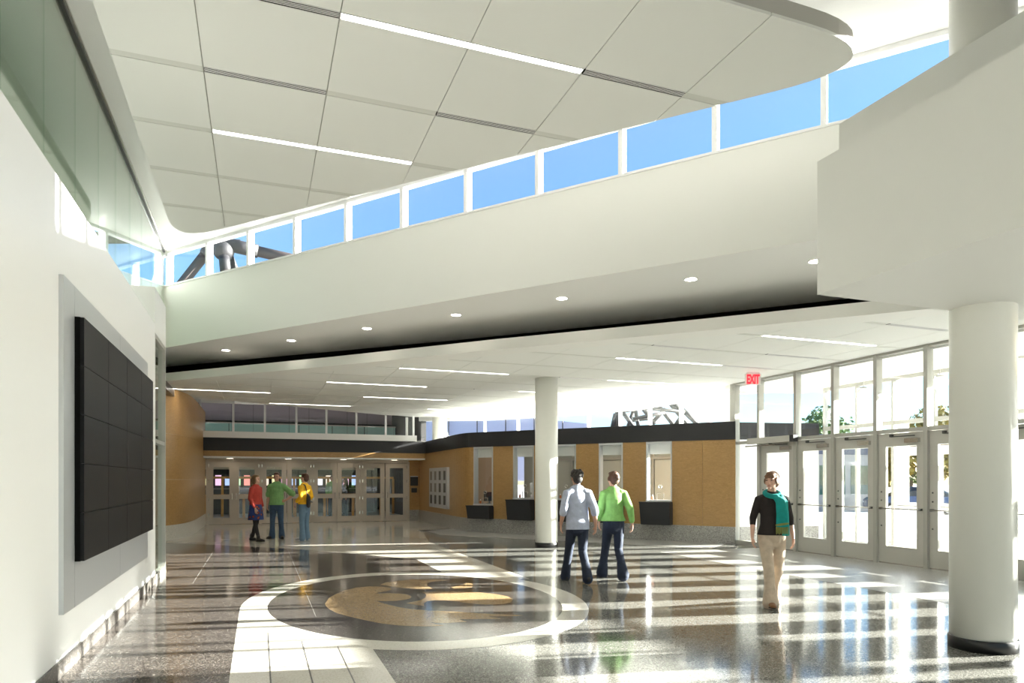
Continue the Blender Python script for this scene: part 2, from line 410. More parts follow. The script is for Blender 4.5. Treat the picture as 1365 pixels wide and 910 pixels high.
# unseen rest of the upper room, made solid to keep sun off the screen wall
ex = dg(17.5)
struct('wall_upper_right', MB().box(9.6, 9.9, -9, 3.4, ZS, ZU), 'white_paint', 'white upper wall past the round column')
struct('wall_upper_corner', MB().ribbon([dg(16.99), (9.75, 3.0)], 0.0, 0.25, ZSILL, ZU), 'white_paint', 'white wall closing the end of the clerestory')
# soffit below the bulkhead and its dark slot
SB = [(-6.2, 23.6), (-2.37, 20.16), (4.11, 13.96), (6.21, 11.83), (8.25, 9.6), (11.2, 6.3)]
struct('ceiling_soffit', MB().prism([dg(-8.2, 0.02), dg(17.5, 0.02), (11.2, 2.6)] + SB[::-1], ZS - 0.001, ZS + 0.12), 'ceiling_white', 'plain white soffit with round downlights under the bulkhead')
struct('trim_2', MB().ribbon(SB, 0.0, 0.06, ZL + 0.1, ZS), 'void_black', 'black strip standing for the dark void between soffit and lower ceiling')  # black strip paints the darkness of the void behind the slot
ORD = ['first', 'second', 'third', 'fourth', 'fifth', 'sixth', 'seventh', 'eighth']
for kd, (px, py) in enumerate(((301, 466.5), (388, 453.5), (489, 437.5), (608, 419.5), (749, 397.5), (921, 372), (1087, 348))):
    x, y = floor_pt(px, py, ZS)
    d = thing('downlight', 'round recessed downlight in the soffit, %s from the glass screen wall' % ORD[kd], 'downlight', (x, y, ZS), group='downlights in the soffit')
    part('trim_ring', MB().lathe([(0.085, 0.002), (0.085, -0.006), (0.10, -0.008), (0.112, -0.002), (0.112, 0.002)], n=24), 'frame_white', d)
    part('lens', MB().lathe([(0.086, 0.002), (0.086, -0.004), (0.001, -0.004)], n=24), 'downlight_lens', d)

# ---- parapet box and inner wall by the round column
AX, AY, AZ0, AZ1 = 4.57, 4.66, 3.20, 4.36
struct('wall_parapet', MB().box(AX, AX + 0.22, -9, AY, AZ0 + 0.3, AZ1).box(AX + 0.22, 11.2, AY - 0.2, AY, AZ0 + 0.3, 4.1), 'white_paint', 'white parapet box jutting out over the round column')
struct('ceiling_parapet', MB().box(AX, 11.2, -9, AY, AZ0, AZ0 + 0.3), 'white_paint', 'flat white underside of the parapet box')
struct('wall_inner', MB().prism([(5.53, 5.35), (5.53, -9), (5.75, -9), (5.75, 5.35)], AZ0 + 0.3, 5.20), 'white_paint', 'white inner wall rising behind the parapet box')

# ---- hanging canopy of panels
def rounded(poly, rad):
    out = []
    n = len(poly)
    for i in range(n):
        p, a, b = Vector(poly[i]), Vector(poly[i - 1]), Vector(poly[(i + 1) % n])
        r = rad[i]
        if r == 0: out.append(tuple(p)); continue
        u, w = (a - p).normalized(), (b - p).normalized()
        for k in range(13):
            s = k / 12
            q = (p + u * r) * (1 - s) ** 2 + p * 2 * s * (1 - s) + (p + w * r) * s * s
            out.append(tuple(q))
    return out
CN = rounded([(-1.42, 5.16), (6.32, 5.16), (-1.42, 13.76)], [0, 1.35, 1.15])
LLAB = {(0.7, 6.5): 'bright linear canopy light with a slotted diffuser at each end', (-0.6, 9.2): 'bright linear canopy light running alone near the pointed far corner',
        (-0.6, 6.5): 'slotted canopy diffuser at the screen-wall end of the light', (3.2, 6.5): 'slotted canopy diffuser beside the large rounded corner', (-0.6, 7.9): 'slotted canopy diffuser between the two canopy lights, nearer the screen wall', (2.0, 7.9): 'slotted canopy diffuser between the two canopy lights, nearer the clerestory'}
LROW = {9.2: 'second', 11.9: 'third', 14.6: 'fourth', 17.3: 'fifth', 20.0: 'sixth', 22.7: 'seventh', 6.5: 'first'}
for (x_, y_), w_ in {(7.9, 9.2): '', (6.6, 11.9): '', (9.2, 6.5): '', (2.8, 14.6): ', bulkhead end', (7.9, 14.6): ', entrance end', (1.6, 17.3): ', bulkhead end', (6.6, 17.3): ', ticket wall end', (-2.2, 20.0): ', wood wall end', (2.8, 20.0): ', middle one', (7.9, 20.0): ', perimeter window end', (0.3, 22.7): ', concourse door end', (5.4, 22.7): ', perimeter window end'}.items():
    LLAB[(x_, y_, 1)] = 'low-ceiling linear light, %s lit row from the parapet box%s' % (LROW[y_], w_)
for (x_, y_), w_ in {(6.6, 10.55): 'low-ceiling air diffuser close to the soffit slot, apart from any light', (9.2, 10.55): 'low-ceiling air diffuser between the second and third lit rows by the doors', (9.2, 7.85): 'low-ceiling air diffuser nearest the parapet box', (6.6, 14.6): 'low-ceiling air diffuser touching the entrance-end light of the fourth row', (9.2, 11.9): 'low-ceiling air diffuser at the door end of the third-row light, by the exit sign', (5.4, 17.3): 'low-ceiling air diffuser beside the fifth-row light at the ticket wall', (0.3, 18.65): 'low-ceiling air diffuser over the group of three people'}.items():
    LLAB[(x_, y_, 1)] = w_
def lab_near(x, y, z, default):
    for k, v in LLAB.items():
        if abs(k[0] - x) < 0.12 and abs(k[1] - y) < 0.12 and (len(k) == 3) == (z < 5): return v
    return default
def ceiling_grid(root, poly, z, xs, ys, specials, lname, llabel, lgroup, vlabel, vgroup):
    SW = 0.105
    for i in range(len(xs) - 1):
        for j in range(len(ys) - 1):
            c = clip(poly, xs[i] + 0.005, xs[i + 1] - 0.005, ys[j] + SW, ys[j + 1] - 0.004)
            if c: part('ceiling_panel', MB().prism(c, z, z + 0.03), 'panel_white', root)
            if (round(xs[i], 2), round(ys[j], 2)) in specials: continue
            c = clip(poly, xs[i] + 0.004, xs[i + 1] - 0.004, ys[j] + 0.003, ys[j] + SW - 0.004)
            if c: part('service_strip', MB().prism(c, z + 0.004, z + 0.03), 'strip_grey', root)
    done = set()
    for (x, y), kind in specials.items():
        if kind == 'L':
            L = thing('linear_light', lab_near(x, y, z, llabel), 'ceiling light', (x, y, z), group=lgroup)
            w = 2 * (xs[1] - xs[0])
            part('housing', MB().box(0.004, w - 0.004, 0.002, 0.012, -0.002, 0.029).box(0.004, w - 0.004, SW - 0.014, SW - 0.004, -0.002, 0.029).box(0.004, 0.014, 0.012, SW - 0.014, -0.002, 0.029).box(w - 0.014, w - 0.004, 0.012, SW - 0.014, -0.002, 0.029), 'frame_white', L)
            part('lens', MB().box(0.014, w - 0.014, 0.012, SW - 0.014, 0.012, 0.028), 'light_lens', L)
        elif kind == 'V':
            w = xs[1] - xs[0]
            V = thing('air_diffuser', lab_near(x, y, z, vlabel), 'air vent', (x, y, z), group=vgroup)
            part('back', MB().box(0.004, w - 0.004, 0.003, SW - 0.004, 0.001, 0.029), 'void_black', V)
            part('rim', MB().box(0.004, w - 0.004, 0.002, 0.008, -0.003, 0.029).box(0.004, w - 0.004, SW - 0.010, SW - 0.004, -0.003, 0.029), 'frame_white', V)
            for q in range(3):
                yy = 0.0225 + 0.0215 * q
                part('slat', MB().box(0.006, w - 0.006, yy, yy + 0.0095, -0.003, -0.001), 'frame_white', V)
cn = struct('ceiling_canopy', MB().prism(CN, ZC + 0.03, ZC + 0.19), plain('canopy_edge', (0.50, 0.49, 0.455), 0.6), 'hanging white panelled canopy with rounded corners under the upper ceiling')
xs_u = [-0.55 + 1.265 * k for k in range(-1, 7)]
ys_u = [5.02] + [6.52 + 1.36 * k for k in range(0, 6)]
def q2(i, x0, dx): return round(x0 + dx * i, 2)
sp_u = {}
def setsp(d, x, y, kind, dx):
    d[(round(x, 2), round(y, 2))] = kind
    if kind == 'L': d[(round(x + dx, 2), round(y, 2))] = '-'
for x, y, k in ((-0.55, 6.52, 'V'), (0.715, 6.52, 'L'), (3.245, 6.52, 'V'), (-0.55, 7.88, 'V'), (1.98, 7.88, 'V'), (-0.55, 9.24, 'L')):
    setsp(sp_u, x, y, k, 1.265)
def snap(sp, xs, ys):
    out = {}
    for (x, y), k in sp.items():
        out[(round(min(xs, key=lambda a: abs(a - x)), 2), round(min(ys, key=lambda a: abs(a - y)), 2))] = k
    return out
sp_u = snap(sp_u, xs_u, ys_u)
ceiling_grid(cn, CN, ZC, xs_u, ys_u, sp_u, 'linear_light', 'slim bright linear light set in the hanging canopy', 'canopy lights', 'black slotted air diffuser set in the hanging canopy', 'canopy diffusers')

# ---- lower suspended ceiling
LC = [(-6.2, 22.7), (-2.17, 18.56), (1.5, 14.8), (4.11, 11.94), (6.64, 9.37), (8.93, 6.9), (11.2, 4.62), (11.2, 14.6), (11.5, 15.4), (11.3, 19.9), (9.95, 22.4), (8.2, 24.9), (5.6, 26.1), (-1.9, 21.8), (-6.2, 23.6)]
lc = struct('ceiling_lower', MB().prism(LC, ZL + 0.03, ZL + 0.19), 'white_paint', 'low suspended white panel ceiling over the ticket windows and doors')
wpart('edge_band', MB().ribbon(LC[:7], 0.0, 0.5, ZL - 0.004, ZL + 0.035), 'white_paint', lc)
LCI = [(-6.2, 23.3), (-1.8, 18.9)] + [(x + 0.36, y + 0.36) for x, y in LC[2:6]] + [(11.19, 5.1)] + LC[7:]
xs_l = [0.3 + 1.265 * k for k in range(-6, 10)]
ys_l = [9.2 + 1.35 * k for k in range(-4, 13)]
sp_l = {}
for x, y, k in ((7.89, 9.2, 'L'), (6.625, 11.9, 'L'), (2.83, 14.6, 'L'), (7.89, 14.6, 'L'), (1.565, 17.3, 'L'), (6.625, 17.3, 'L'), (-2.23, 20.0, 'L'), (2.83, 20.0, 'L'), (7.89, 20.0, 'L'), (0.3, 22.7, 'L'), (5.36, 22.7, 'L'), (9.155, 6.5, 'L'),
                (6.625, 10.55, 'V'), (9.155, 10.55, 'V'), (9.155, 7.85, 'V'), (6.625, 14.6, 'V'), (9.155, 11.9, 'V'), (5.36, 17.3, 'V'), (0.3, 18.65, 'V')):
    setsp(sp_l, x, y, k, 1.265)
sp_l = snap(sp_l, xs_l, ys_l)
ceiling_grid(lc, LCI, ZL, xs_l, ys_l, sp_l, 'linear_light', 'slim linear light set in the low suspended ceiling', 'low ceiling lights', 'narrow grey air diffuser set in the low suspended ceiling', 'low ceiling diffusers')
struct('ceiling_back', MB().prism([(-6.2, 23.5), (-1.9, 21.7), (5.6, 25.9), (6.0, 26.6), (-6.2, 26.6)], 4.34, 4.5), 'ceiling_white', 'raised white ceiling strip in front of the rear windows')
struct('ceiling_roof', MB().prism([dg(-10, 0.3), dg(17.2, 0.3), (9.9, -9), (14.0, -9), (14.0, 13.6), (11.9, 15.6), (11.8, 20.1), (10.3, 22.8), (8.5, 25.4), (6, 27), (-8, 27)], 5.45, 5.8), plain('roof_grey', (0.17, 0.17, 0.17), 0.85), 'flat roof over the low part of the hall')

struct('wall_added_fascia', MB().box(13.75, 13.95, -9, 13.6, 3.9, 5.6), 'white_paint', 'unseen roof fascia added over the vestibule to stop stray sun')  # added out of view to block sun leaking in above the low ceiling
struct('wall_added_fascia_side', MB().box(11.2, 13.95, 13.6, 13.8, 3.1, 5.6) if False else MB().ribbon([(13.9, 13.7), (11.95, 15.6), (11.85, 20.1), (10.35, 22.8), (8.55, 25.4), (6.0, 26.9)], -0.2, 0.0, 3.95, 5.5), 'white_paint', 'roof fascia added above the perimeter windows to cut off low sun')  # added roof edge, its lower edge set to cut off low sun

# ================================================================== COLUMNS
def column(x, y, ztop, label, base=True, r=0.27):
    c = thing('round_column', label, 'column', (x, y, 0))
    part('shaft', MB().lathe([(r, 0.0 if not base else 0.11), (r, ztop)], n=48), 'column_white', c, True)
    if base: part('base_ring', MB().lathe([(r + 0.001, 0), (r + 0.012, 0), (r + 0.012, 0.105), (r + 0.006, 0.112), (r + 0.001, 0.112)], n=48), 'black_base', c, True)
column(6.41, 4.50, ZU, 'thick white round column rising through the parapet box')
column(6.42, 14.95, ZL + 0.04, 'free-standing white round column in front of the ticket windows')
column(6.55, 25.75, 4.5, 'white round column above the black band where ticket wall meets doors')

# ================================================================== DOOR WALL (X = 11.2), vestibule behind it
def make_leaf(name, w, h, mat, glass_m, lites, stile, bars):
    """door leaf in local x (0..w), y = thickness, seen from -y"""
    root = bpy.data.objects.new(name, None); COL.objects.link(root)
    zs = [0.012] + [v for l in lites for v in l] + [h]
    fr = MB().box(0, stile, -0.022, 0.022, 0.012, h).box(w - stile, w, -0.022, 0.022, 0.012, h)
    for a, b in zip(zs[0::2], zs[1::2]): fr.box(stile, w - stile, -0.022, 0.022, a, b)
    part('leaf_frame', fr, mat, root)
    for a, b in lites:
        part('pane', MB().box(stile, w - stile, -0.005, 0.005, a, b), glass_m, root)
        part('glazing_bead', MB().box(stile, stile + 0.012, -0.026, 0.026, a, b).box(w - stile - 0.012, w - stile, -0.026, 0.026, a, b).box(stile, w - stile, -0.026, 0.026, a, a + 0.012).box(stile, w - stile, -0.026, 0.026, b - 0.012, b), mat, root)
    return root
HD = 2.46
leaf = make_leaf('door_1', 0.97, HD, 'door_grey', 'glass_clear', [(0.33, 2.23)], 0.15, 1)
for a, b in ((0.05, 0.92),):
    bar = part('push_bar', MB().tube([(a, -0.075, 1.05), (b, -0.075, 1.05)], 0.013), 'steel', leaf, True)
    part('bar_bracket', MB().box(a, a + 0.035, -0.085, -0.02, 1.03, 1.07), 'dark_steel', bar)
    part('bar_bracket', MB().box(b - 0.035, b, -0.085, -0.02, 1.03, 1.07), 'dark_steel', bar)
cl = part('closer', MB().box(0.60, 0.88, -0.085, -0.022, 2.27, 2.35), 'steel', leaf)
part('closer_arm', MB().box(0.30, 0.80, -0.075, -0.055, 2.385, 2.405).box(0.28, 0.33, -0.08, -0.02, 2.39, 2.44), 'dark_steel', cl)
for z in (0.72, 1.2, 1.36):
    part('lock_cylinder', MB().sphere((0.06, -0.022, z), 0.016, 10, 6), 'dark_steel', leaf, True)
part('kick_edge', MB().box(0.01, 0.96, -0.026, 0.026, 0.005, 0.03), 'steel', leaf)
DB = [13.18, 12.0, 10.94, 9.90, 8.84, 7.78, 6.72, 5.66, 4.60, 3.54, 2.48, 1.42, 0.36, -0.7, -1.76, -2.82, -3.88, -4.94, -6.0, -7.06, -8.12]
DL = ['grey metal entrance door with an automatic operator box over it', 'grey glazed entrance door next to the operator door', 'grey glazed entrance door, third from the ticket wall', 'grey glazed entrance door showing an outer door behind it', 'grey glazed entrance door half hidden by the round column']
w5 = thing('window_5', 'grey metal storefront frame holding the row of entrance doors and transom glass', 'window', (XD, 6, 0), kind='structure')
def fbox(nm, y0, y1, z0, z1, d=0.06): wpart(nm, MB().box(XD - d, XD + d, y0, y1, z0, z1), 'frame_grey', w5)
for i, y in enumerate([14.06] + DB):
    wpart('mullion', MB().box(XD - 0.075, XD + 0.075, y - 0.04, y + 0.04, 0, ZL), 'frame_grey', w5)
full = [14.06] + DB
for i in range(len(full) - 1):
    b, a = full[i] - 0.04, full[i + 1] + 0.04
    fbox('rail', a, b, 2.47, 2.54); fbox('rail', a, b, ZL - 0.045, ZL + 0.0)
    wpart('pane', MB().box(XD - 0.005, XD + 0.005, a, b, 2.54, ZL - 0.045), 'glass_clear', w5)
    if i == 0:
        fbox('rail', a, b, 0.0, 0.1)
        wpart('pane', MB().box(XD - 0.005, XD + 0.005, a, b, 0.1, 2.47), 'glass_clear', w5)
        continue
    o = leaf if i == 1 else copy_tree(leaf)
    o.name = 'door_%d' % i
    o.location = (XD, b - 0.005, 0); o.rotation_euler = (0, 0, R(-90)); o.scale = ((b - a - 0.01) / 0.97, 1, 1)
    tag(o, DL[i - 1] if i <= len(DL) else 'grey glazed entrance door beyond the round column', 'door', None if i <= len(DL) else 'entrance doors beyond the round column', 'structure')
op = thing('door_operator', 'long grey automatic operator box above the entrance door', 'door operator', (XD - 0.075, 12.6, 2.46))
wpart('box', MB().box(XD - 0.20, XD - 0.075, 12.02, 13.42, 2.44, 2.58), 'door_grey', op)
wpart('end_cap', MB().box(XD - 0.203, XD - 0.075, 11.90, 12.02, 2.435, 2.585), 'shelf_black', op)
wpart('arm', MB().box(XD - 0.19, XD - 0.15, 12.5, 13.5, 2.38, 2.41), 'steel', op)
struct('wall_right_jamb', MB().box(XD - 0.04, XD + 0.04, 14.10, 14.25, 3.06, ZL), 'frame_grey', 'grey jamb where the door wall meets the ticket wall')
# vestibule
XO = 13.5
struct('floor_vestibule', MB().box(11.6, 14.2, -9, 14.5, -0.2, -0.005), 'concrete', 'pale concrete floor of the vestibule')
struct('ceiling_vestibule', MB().box(XD + 0.08, 13.7, -9, 14.6, 3.92, 4.1), 'ceiling_white', 'white ceiling of the entrance vestibule')
vs_ = [(11.28, 14.02), (13.4, 13.62)]
sw = struct('wall_vestibule', MB().ribbon(vs_, 0.0, 0.25, 0.42, 2.6), 'wall_white', 'sunlit white side wall of the vestibule')
part('base_course', MB().ribbon(vs_, -0.012, 0.25, 0, 0.42), 'stone_grey', sw)
part('black_band', MB().ribbon(vs_, -0.02, 0.25, 2.6, 3.03), 'black_band', sw)
w6 = thing('window_6', 'outer glass wall of the entrance vestibule', 'window', (XO, 6, 0), kind='structure')
OB = [13.5 - 1.0 * k for k in range(0, 23)]
for y in OB:
    wpart('mullion', MB().box(XO - 0.05, XO + 0.05, y - 0.03, y + 0.03, 0, 3.92), 'frame_grey', w6)
for a, b in ((2.34, 2.40), (2.84, 2.93), (3.84, 3.92)):
    wpart('rail', MB().box(XO - 0.045, XO + 0.045, -8.5, 13.5, a, b), 'frame_grey', w6)
oleaf = make_leaf('door_31', 0.92, 2.32, 'frame_white', 'glass_clear', [(0.28, 0.95), (1.08, 2.14)], 0.12, 0)
part('push_bar', MB().tube([(0.1, -0.07, 1.02), (0.82, -0.07, 1.02)], 0.014), 'steel', oleaf, True)
n_o = 0
for k in range(len(OB) - 1):
    b, a = OB[k] - 0.03, OB[k + 1] + 0.03
    wpart('pane', MB().box(XO - 0.005, XO + 0.005, a, b, 2.93, 3.84), 'glass_clear', w6)
    wpart('pane', MB().box(XO - 0.005, XO + 0.005, a, b, 2.40, 2.84), 'glass_clear', w6)
    if k in (2, 3, 5, 6, 9, 10, 13, 14):
        o = oleaf if n_o == 0 else copy_tree(oleaf)
        o.name = 'door_%d' % (31 + n_o); n_o += 1
        o.location = (XO, b - 0.01, 0); o.rotation_euler = (0, 0, R(-90))
        tag(o, 'white framed outer door of the vestibule', 'door', 'outer vestibule doors', 'structure')
    else:
        wpart('rail', MB().box(XO - 0.045, XO + 0.045, a, b, 0, 0.12), 'frame_grey', w6)
        wpart('pane', MB().box(XO - 0.005, XO + 0.005, a, b, 0.12, 2.34), 'glass_clear', w6)
for k, y in enumerate((11.28, 9.5, 7.72, 5.94)):
    g = thing('globe_pendant', 'white globe pendant lamp in the vestibule, %s from the ticket wall' % ORD[k], 'pendant lamp', (12.35, y, 3.92), group='vestibule globe lamps')
    part('canopy', MB().lathe([(0.001, -0.05), (0.03, -0.05), (0.075, -0.02), (0.075, 0.0)], n=20), 'frame_white', g, True)
    part('stem', MB().tube([(0, 0, -0.05), (0, 0, -0.32)], 0.009), 'steel', g, True)
    part('cap', MB().lathe([(0.07, -0.34), (0.07, -0.31), (0.02, -0.30)], n=20), 'frame_grey', g)
    part('globe', MB().sphere((0, 0, -0.455), 0.138, 24, 14), plain('globe_white', (0.85, 0.85, 0.82), 0.25) if 'globe_white' not in M else 'globe_white', g, True)

# ================================================================== TICKET WALL
n_arc = 8
pA, pC, pB = Vector((5.93, 21.5)), Vector((5.93, 20.35)), Vector(tk(0.2))
arc = [tuple(pA * (1 - s) ** 2 + pC * 2 * s * (1 - s) + pB * s * s) for s in [k / n_arc for k in range(n_arc + 1)]]
TP = [(5.93, 26.5)] + arc + [tk(8.12)]
tw = struct('wall_ticket', MB().ribbon(TP, 0.0, 0.20, 2.6, 3.05), 'black_band', 'curving wood-panelled wall with the ticket windows and a black band on top')
part('base_course', MB().ribbon(TP, -0.012, 0.18, 0, 0.42), 'stone_grey', tw)
WT = [0.29, 1.70, 3.05, 4.45, 5.81]; WW = 0.70
WS = [0.85, 1.05, 1.05, 1.05, 1.05]
part('wood_panel', MB().ribbon([(5.93, 26.5), (5.93, 24.0)], 0.02, 0.16, 0.42, 2.6), 'wood_veneer', tw)
part('wood_panel', MB().ribbon([(5.93, 23.996)] + arc[:1], 0.02, 0.16, 0.42, 2.6), 'wood_veneer', tw)
part('wood_panel', MB().ribbon(arc + [tk(WT[0])], 0.02, 0.16, 0.42, 2.6), 'wood_veneer', tw)
ed = [(WT[k] + WW, WT[k + 1]) for k in range(4)] + [(WT[4] + WW, 7.3), (7.304, 8.12)]
for a, b in ed:
    part('wood_panel', MB().ribbon([tk(a), tk(b)], 0.02, 0.16, 0.42, 2.6), 'wood_veneer', tw)
for k in range(5):
    a, b = WT[k], WT[k] + WW
    part('wood_panel', MB().ribbon([tk(a + 0.003), tk(b - 0.003)], 0.02, 0.16, 0.42, WS[k]), 'wood_veneer', tw)
    nm = ['window whose clerk sits behind the glass, lowest counter', 'window left of the round column', 'window next to the walking man', 'window behind the woman in green', 'window nearest the entrance doors']
    lab = ['ticket window with a seated clerk and the lowest black counter', 'ticket window beside the clerk window, half behind the round column', 'middle ticket window of the five', 'ticket window between the middle one and the one by the entrance', 'ticket window closest to the entrance doors']
    W = thing('window_%d' % (11 + k), lab[k], 'window', (*tk(a), WS[k]), kind='structure')
    for s, e in ((a, a + 0.035), (b - 0.035, b)):
        wpart('jamb', MB().ribbon([tk(s), tk(e)], 0.0, 0.22, WS[k], 2.58), 'silver_panel', W)
    wpart('head', MB().ribbon([tk(a), tk(b)], 0.0, 0.22, 2.545, 2.6), 'silver_panel', W)
    wpart('sill', MB().ribbon([tk(a), tk(b)], -0.02, 0.30, WS[k] - 0.03, WS[k] + 0.012), 'silver_panel', W)
    wpart('pane', MB().ribbon([tk(a + 0.035), tk(b - 0.035)], 0.13, 0.142, WS[k] + 0.012, 2.545), 'glass_clear', W)
    wpart('roller_shade', MB().ribbon([tk(a + 0.035), tk(b - 0.035)], 0.19, 0.21, 2.28, 2.545), 'frame_white', W)
    cx_, cy_ = tk((a + b) / 2, 0.13)
    sg = MB(); n = 20
    zc = WS[k] + 0.36
    rings = []
    for rr, off in ((0.032, 0.0), (0.055, 0.0), (0.055, -0.02), (0.032, -0.02)):
        rings.append([(*tk((a + b) / 2 + rr * math.cos(2 * math.pi * q / n), 0.13 + off), zc + rr * math.sin(2 * math.pi * q / n)) for q in range(n)])
    sg.loft(rings + [rings[0]], False)
    wpart('speak_ring', sg, 'steel', W, True)
    tr_ = MB()
    for (s0, s1, zz0, zz1) in ((-0.10, -0.085, 0.012, 0.2), (0.085, 0.10, 0.012, 0.2), (-0.10, 0.10, 0.185, 0.2)):
        tr_.ribbon([tk((a + b) / 2 + s0), tk((a + b) / 2 + s1)], 0.11, 0.127, WS[k] + zz0, WS[k] + zz1)
    wpart('pass_through_frame', tr_, 'steel', W)
    # black counter box hung below the window, tapering downwards
    S = thing('ticket_counter', ['low black counter box under the clerk window', 'black counter box left of the free-standing column', 'black counter box under the middle ticket window', 'black counter box behind the woman in green', 'black counter box under the ticket window by the entrance'][k], 'counter', (*tk((a + b) / 2), WS[k] - 0.45))
    zt_, zb_ = WS[k] - 0.032, 0.42
    t0, t1 = a - 0.09, b + 0.02
    P = [(*tk(t0 + 0.03, -0.24), zb_), (*tk(t1, -0.24), zb_), (*tk(t1, 0.02), zb_), (*tk(t0 + 0.03, 0.02), zb_), (*tk(t0, -0.28), zt_ - 0.03), (*tk(t1, -0.28), zt_ - 0.03), (*tk(t1, 0.02), zt_ - 0.03), (*tk(t0, 0.02), zt_ - 0.03)]
    wpart('body', MB().hexa(P), 'shelf_black', S)
    wpart('top', MB().ribbon([tk(t0 - 0.01), tk(t1 + 0.01)], -0.29, -0.022, zt_ - 0.03, zt_), 'black_band', S)
    # small things standing on the sill inside
    bt = thing('hand_sanitizer', 'small orange and white bottle on the sill of ' + ['the clerk window', 'the window half behind the column', 'the middle ticket window', 'the window behind the woman in green', 'the ticket window by the entrance'][k], 'bottle', (*tk(a + 0.10, 0.24), WS[k] + 0.012))
    part('bottle', MB().lathe([(0.028, 0), (0.03, 0.02), (0.03, 0.07), (0.02, 0.09)], n=14), plain('bottle_orange', (0.50, 0.12, 0.03), 0.4) if 'bottle_orange' not in M else 'bottle_orange', bt, True)
    part('cap', MB().lathe([(0.013, 0.09), (0.013, 0.13), (0.006, 0.135)], n=12), 'frame_white', bt, True)
# office interior
struct('wall_office', MB().ribbon([(9.6, 24.4), tk(0.6, 2.6), tk(8.2, 2.6)], 0, 0.1, 0, 3.0), plain('office_wall', (0.42, 0.44, 0.40), 0.7), 'pale back wall inside the ticket office')
struct('wall_office_end', MB().ribbon([tk(-0.2, 0.42), tk(-0.2, 2.6)], 0, 0.1, 0, 2.9), plain('office_tan', (0.45, 0.32, 0.22), 0.7), 'tan end wall inside the ticket office')
struct('floor_office', MB().prism([tk(-0.6, 0.2), tk(8.1, 0.2), tk(8.1, 2.7), tk(-0.6, 2.7)], -0.15, 0.004), 'concrete', 'ticket office floor')
struct('ceiling_office', MB().prism([(6.13, 26.5), (6.13, 21.0), tk(0.2, 0.2), tk(8.12, 0.2), tk(8.2, 2.9), (9.8, 24.5)], 2.9, 3.03), 'white_paint', 'flat roof of the ticket office')
wpd = thing('office_partition', 'pale panelled partition with tall doors inside the ticket office', 'partition', (*tk(5, 2.5), 0))
for t in (1.6, 2.5, 3.4, 4.3, 5.2, 6.1, 7.0):
    wpart('panel', MB().ribbon([tk(t), tk(t + 0.8)], 2.50, 2.58, 0.1, 2.2), 'office_wall', wpd)
    wpart('batten', MB().ribbon([tk(t + 0.82), tk(t + 0.87)], 2.45, 2.58, 0.0, 2.7), 'frame_grey', wpd)
wpart('rail', MB().ribbon([tk(1.2), tk(8.0)], 2.46, 2.58, 2.22, 2.30), 'frame_grey', wpd)
for k, t in enumerate((1.2, 3.6, 6.0)):
    L = thing('office_light', 'ceiling light panel inside the ticket office, %s from the clerk' % ORD[k], 'ceiling light', (*tk(t, 1.4), 2.88), group='ticket office lights')
    wpart('lens', MB().ribbon([tk(t), tk(t + 1.2)], 1.25, 1.55, 2.85, 2.87), 'office_light_lens', L)
    wpart('housing', MB().ribbon([tk(t - 0.02), tk(t + 1.22)], 1.23, 1.57, 2.87, 2.895), 'frame_white', L)
# display case on the ticket wall: four tall frames with dark slots
dc = thing('poster_case', 'silver wall case of four tall frames with small dark notices', 'display case', (5.93, 23.5, 0.62))
yA, yB = 22.02, 24.55
for k in range(4):
    a = yA + (yB - yA) * k / 4; b = a + (yB - yA) / 4
    f = wpart('case_frame', MB().box(5.86, 5.95, a + 0.01, b - 0.01, 0.62, 2.02), 'silver_panel', dc)
    for j in range(3):
        z0 = 0.72 + 0.42 * j
        g = wpart('notice', MB().box(5.852, 5.862, a + 0.19, b - 0.19, z0 + 0.03, z0 + 0.34), ('notice_dark' if 'notice_dark' in M else plain('notice_dark', (0.03, 0.03, 0.035), 0.3)) if (k < 2 or j == 0) else ('notice_grey' if 'notice_grey' in M else plain('notice_grey', (0.22, 0.21, 0.19), 0.4)), dc)
# perimeter glazing above the ticket office roof
GP = [(5.4, 26.35), (6.8, 25.75), (8.1, 24.8), (9.0, 23.6), (9.85, 22.25), (10.6, 21.0), (11.15, 19.8), (11.4, 18.4), (11.45, 16.8), (11.4, 15.4), (11.25, 14.3)]
w7 = thing('window_7', 'curving row of perimeter windows above the black band and ticket office roof', 'window', (9, 22, 3.05), kind='structure')
wpart('sill', MB().ribbon(GP, -0.05, 0.07, 3.03, 3.10), 'frame_white', w7)
for i, p in enumerate(GP):
    wpart('mullion', MB().box(p[0] - 0.045, p[0] + 0.045, p[1] - 0.045, p[1] + 0.045, 3.10, ZL + 0.03), 'frame_white', w7)
for a, b in zip(GP[:-1], GP[1:]):
    wpart('pane', MB().ribbon([a, b], -0.005, 0.005, 3.10, ZL + 0.03), 'glass_clear', w7)

# ================================================================== REAR WALL WITH THE CONCOURSE DOORS (Y ~ 26)
YB = 25.5
wb = struct('wall_back', MB().box(-1.8, 5.93, YB, YB + 0.2, 2.60, 3.05), 'black_band', 'rear header wall with a black band above the concourse doors')
part('wood_band', MB().box(-1.8, 5.93, YB - 0.01, YB + 0.2, 2.41, 2.60), 'wood_veneer', wb)
part('white_ledge', MB().box(-1.9, 5.6, YB - 0.06, YB + 0.25, 3.05, 3.27), 'frame_white', wb)
part('lobby_soffit', MB().box(-1.8, 5.93, YB, 26.6, 2.36, 2.41), 'white_paint', wb)
w8 = thing('window_8', 'row of interior windows above the black band over the concourse doors', 'window', (2, YB, 3.27), kind='structure')
BX = [-1.88, -0.83, 0.2, 1.26, 2.3, 3.37, 4.45, 5.5]
for x in BX:
    wpart('mullion', MB().box(x - 0.035, x + 0.035, YB + 0.05, YB + 0.15, 3.27, 4.34), 'frame_white', w8)
